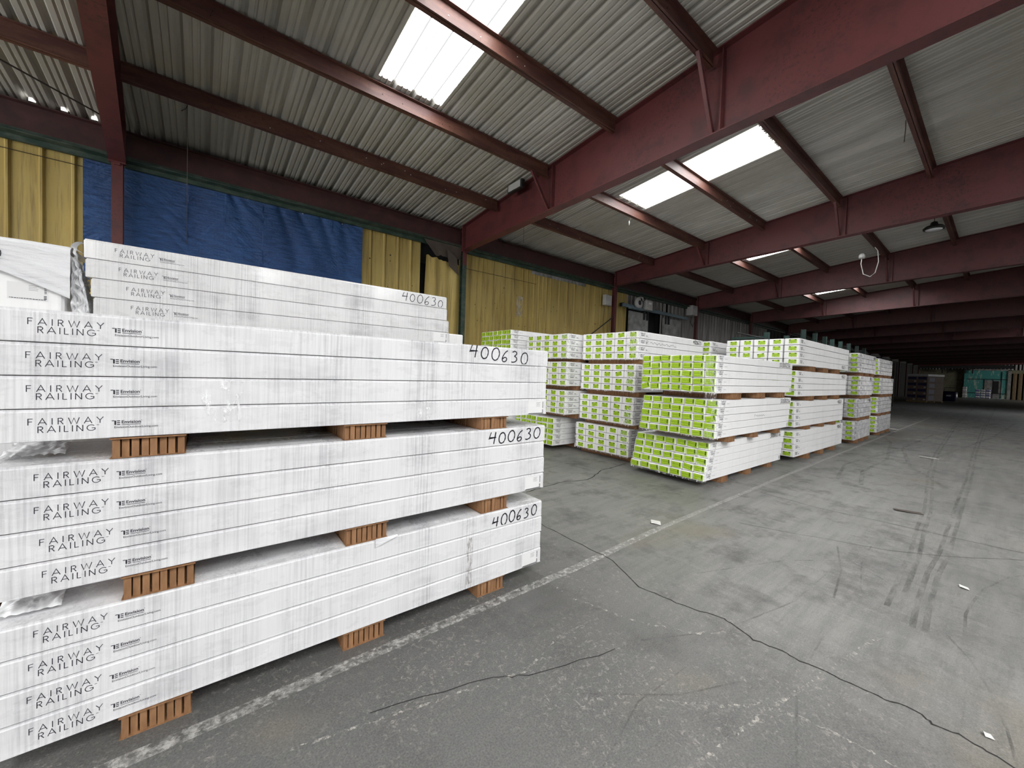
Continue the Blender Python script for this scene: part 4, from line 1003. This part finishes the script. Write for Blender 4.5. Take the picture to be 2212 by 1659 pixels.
for k in range(6): mb.box(-1.2,1.2,-.85+k*.3,-.85+k*.3+.2,.11,.14)
build('deck', mb, M['pallet'], p); mb = MB()
for x in (-1.1,0,1.1): mb.box(x-.08,x+.08,-.8,.8,0,.11)
build('runner', mb, M['pallet'], p); tag(p, 'wooden pallet under the brown and blue cartons at the far end', 'pallet')
Mx = Matrix.Translation((57.0, 5.0, 0)) @ Matrix.Rotation(-.42, 4, 'Z')
for r_ in range(4):
    for c_ in range(2):
        loc = Mx @ Vector((-1.15, -.8+c_*.8, .141+r_*.60)); e = empty('brown_carton', loc, -.42)
        mb = MB(); mb.cbox(0,2.3,.005,.795,0,.595,.01); build('carton_body', mb, M['brownbox'], e)
        mb = MB(); mb.box(-.006,0,.08,.74,.30,.54); mb.box(.2,1.0,-.004,.006,.1,.5); build('navy_print', mb, M['navy'], e)
        mb = MB(); mb.box(-.012,-.006,.10,.26,.06,.18); build('white_label', mb, M['sticker'], e)
        tag(e, 'brown carton with navy print, %s layer from top, %s column, far pallet' % (('fourth','third','second','top')[r_], ('right','left')[c_]), 'carton', 'brown cartons on the far pallet')
mb = MB(); mb.cbox(-1.17,1.17,-.82,.82,2.545,2.78,.02); tag(build('white_cover', mb, M['whitebag'], None, (57.0,5.0,0), (0,0,-.42)), 'white cover board on top of the brown far cartons', 'cover')
bn = empty('waste_bin', (66, 3.85, 0)); mb = MB(); mb.lathe([(.50,.0),(.62,.5),(.60,1.0),(.45,1.1)], 14); build('tub', mb, M['bin'], bn)
mb = MB(); mb.tube([(0,-.4,1.05),(0,-.4,1.5),(0,.4,1.5),(0,.4,1.05)], .03, 6); build('handle', mb, M['black'], bn); mb = MB(); mb.box(-.63,-.6,-.12,.22,.55,.68); build('label', mb, M['sticker'], bn)
tag(bn, 'navy wheeled tub standing left of the teal door', 'bin')
k = 0
for c_, (y, m_) in enumerate(((3.85,'greybag'),(2.55,'bluebag'),(2.05,'whitebag'),(1.55,'bluebag'))):
    for r_ in range(5 if c_ == 0 else 4):
        h = .34; mb = MB(); mb.cbox(-.45,.45,-.22,.22,0,h-.02,.05); mb.box(-.46,-.44,-.2,.2,.06,.16,1)
        o = build('stacked_sack', mb, [M['whitebag'] if (r_+c_) % 2 else M[m_], M['navy'] if c_ else M['greybag']], None, (92, y, .02+r_*h))
        tag(o, 'sack in the %s, %s layer up, before the teal door' % (('lone left pile','left column','middle column','right column')[c_], ORD[r_]), 'sack', 'sacks before the teal door')
mb = MB(); mb.box(-.6,.6,-.45,.45,0,.04); 
# dark equipment silhouettes at the end of the aisle
e = empty('tall_shelf_frame', (40.0, 5.15, 0)); mb = MB()
for y in (0,.7): mb.box(-.05,.05,y-.05,y+.05,0,3.2-y)
build('post', mb, M['bark'], e); mb = MB()
for z in (.4,1.3,2.2): mb.box(-.04,.04,0,.7,z,z+.07)
build('beam', mb, M['bark'], e); tag(e, 'dim shelf frame in the dark right of the farthest stack', 'shelf')
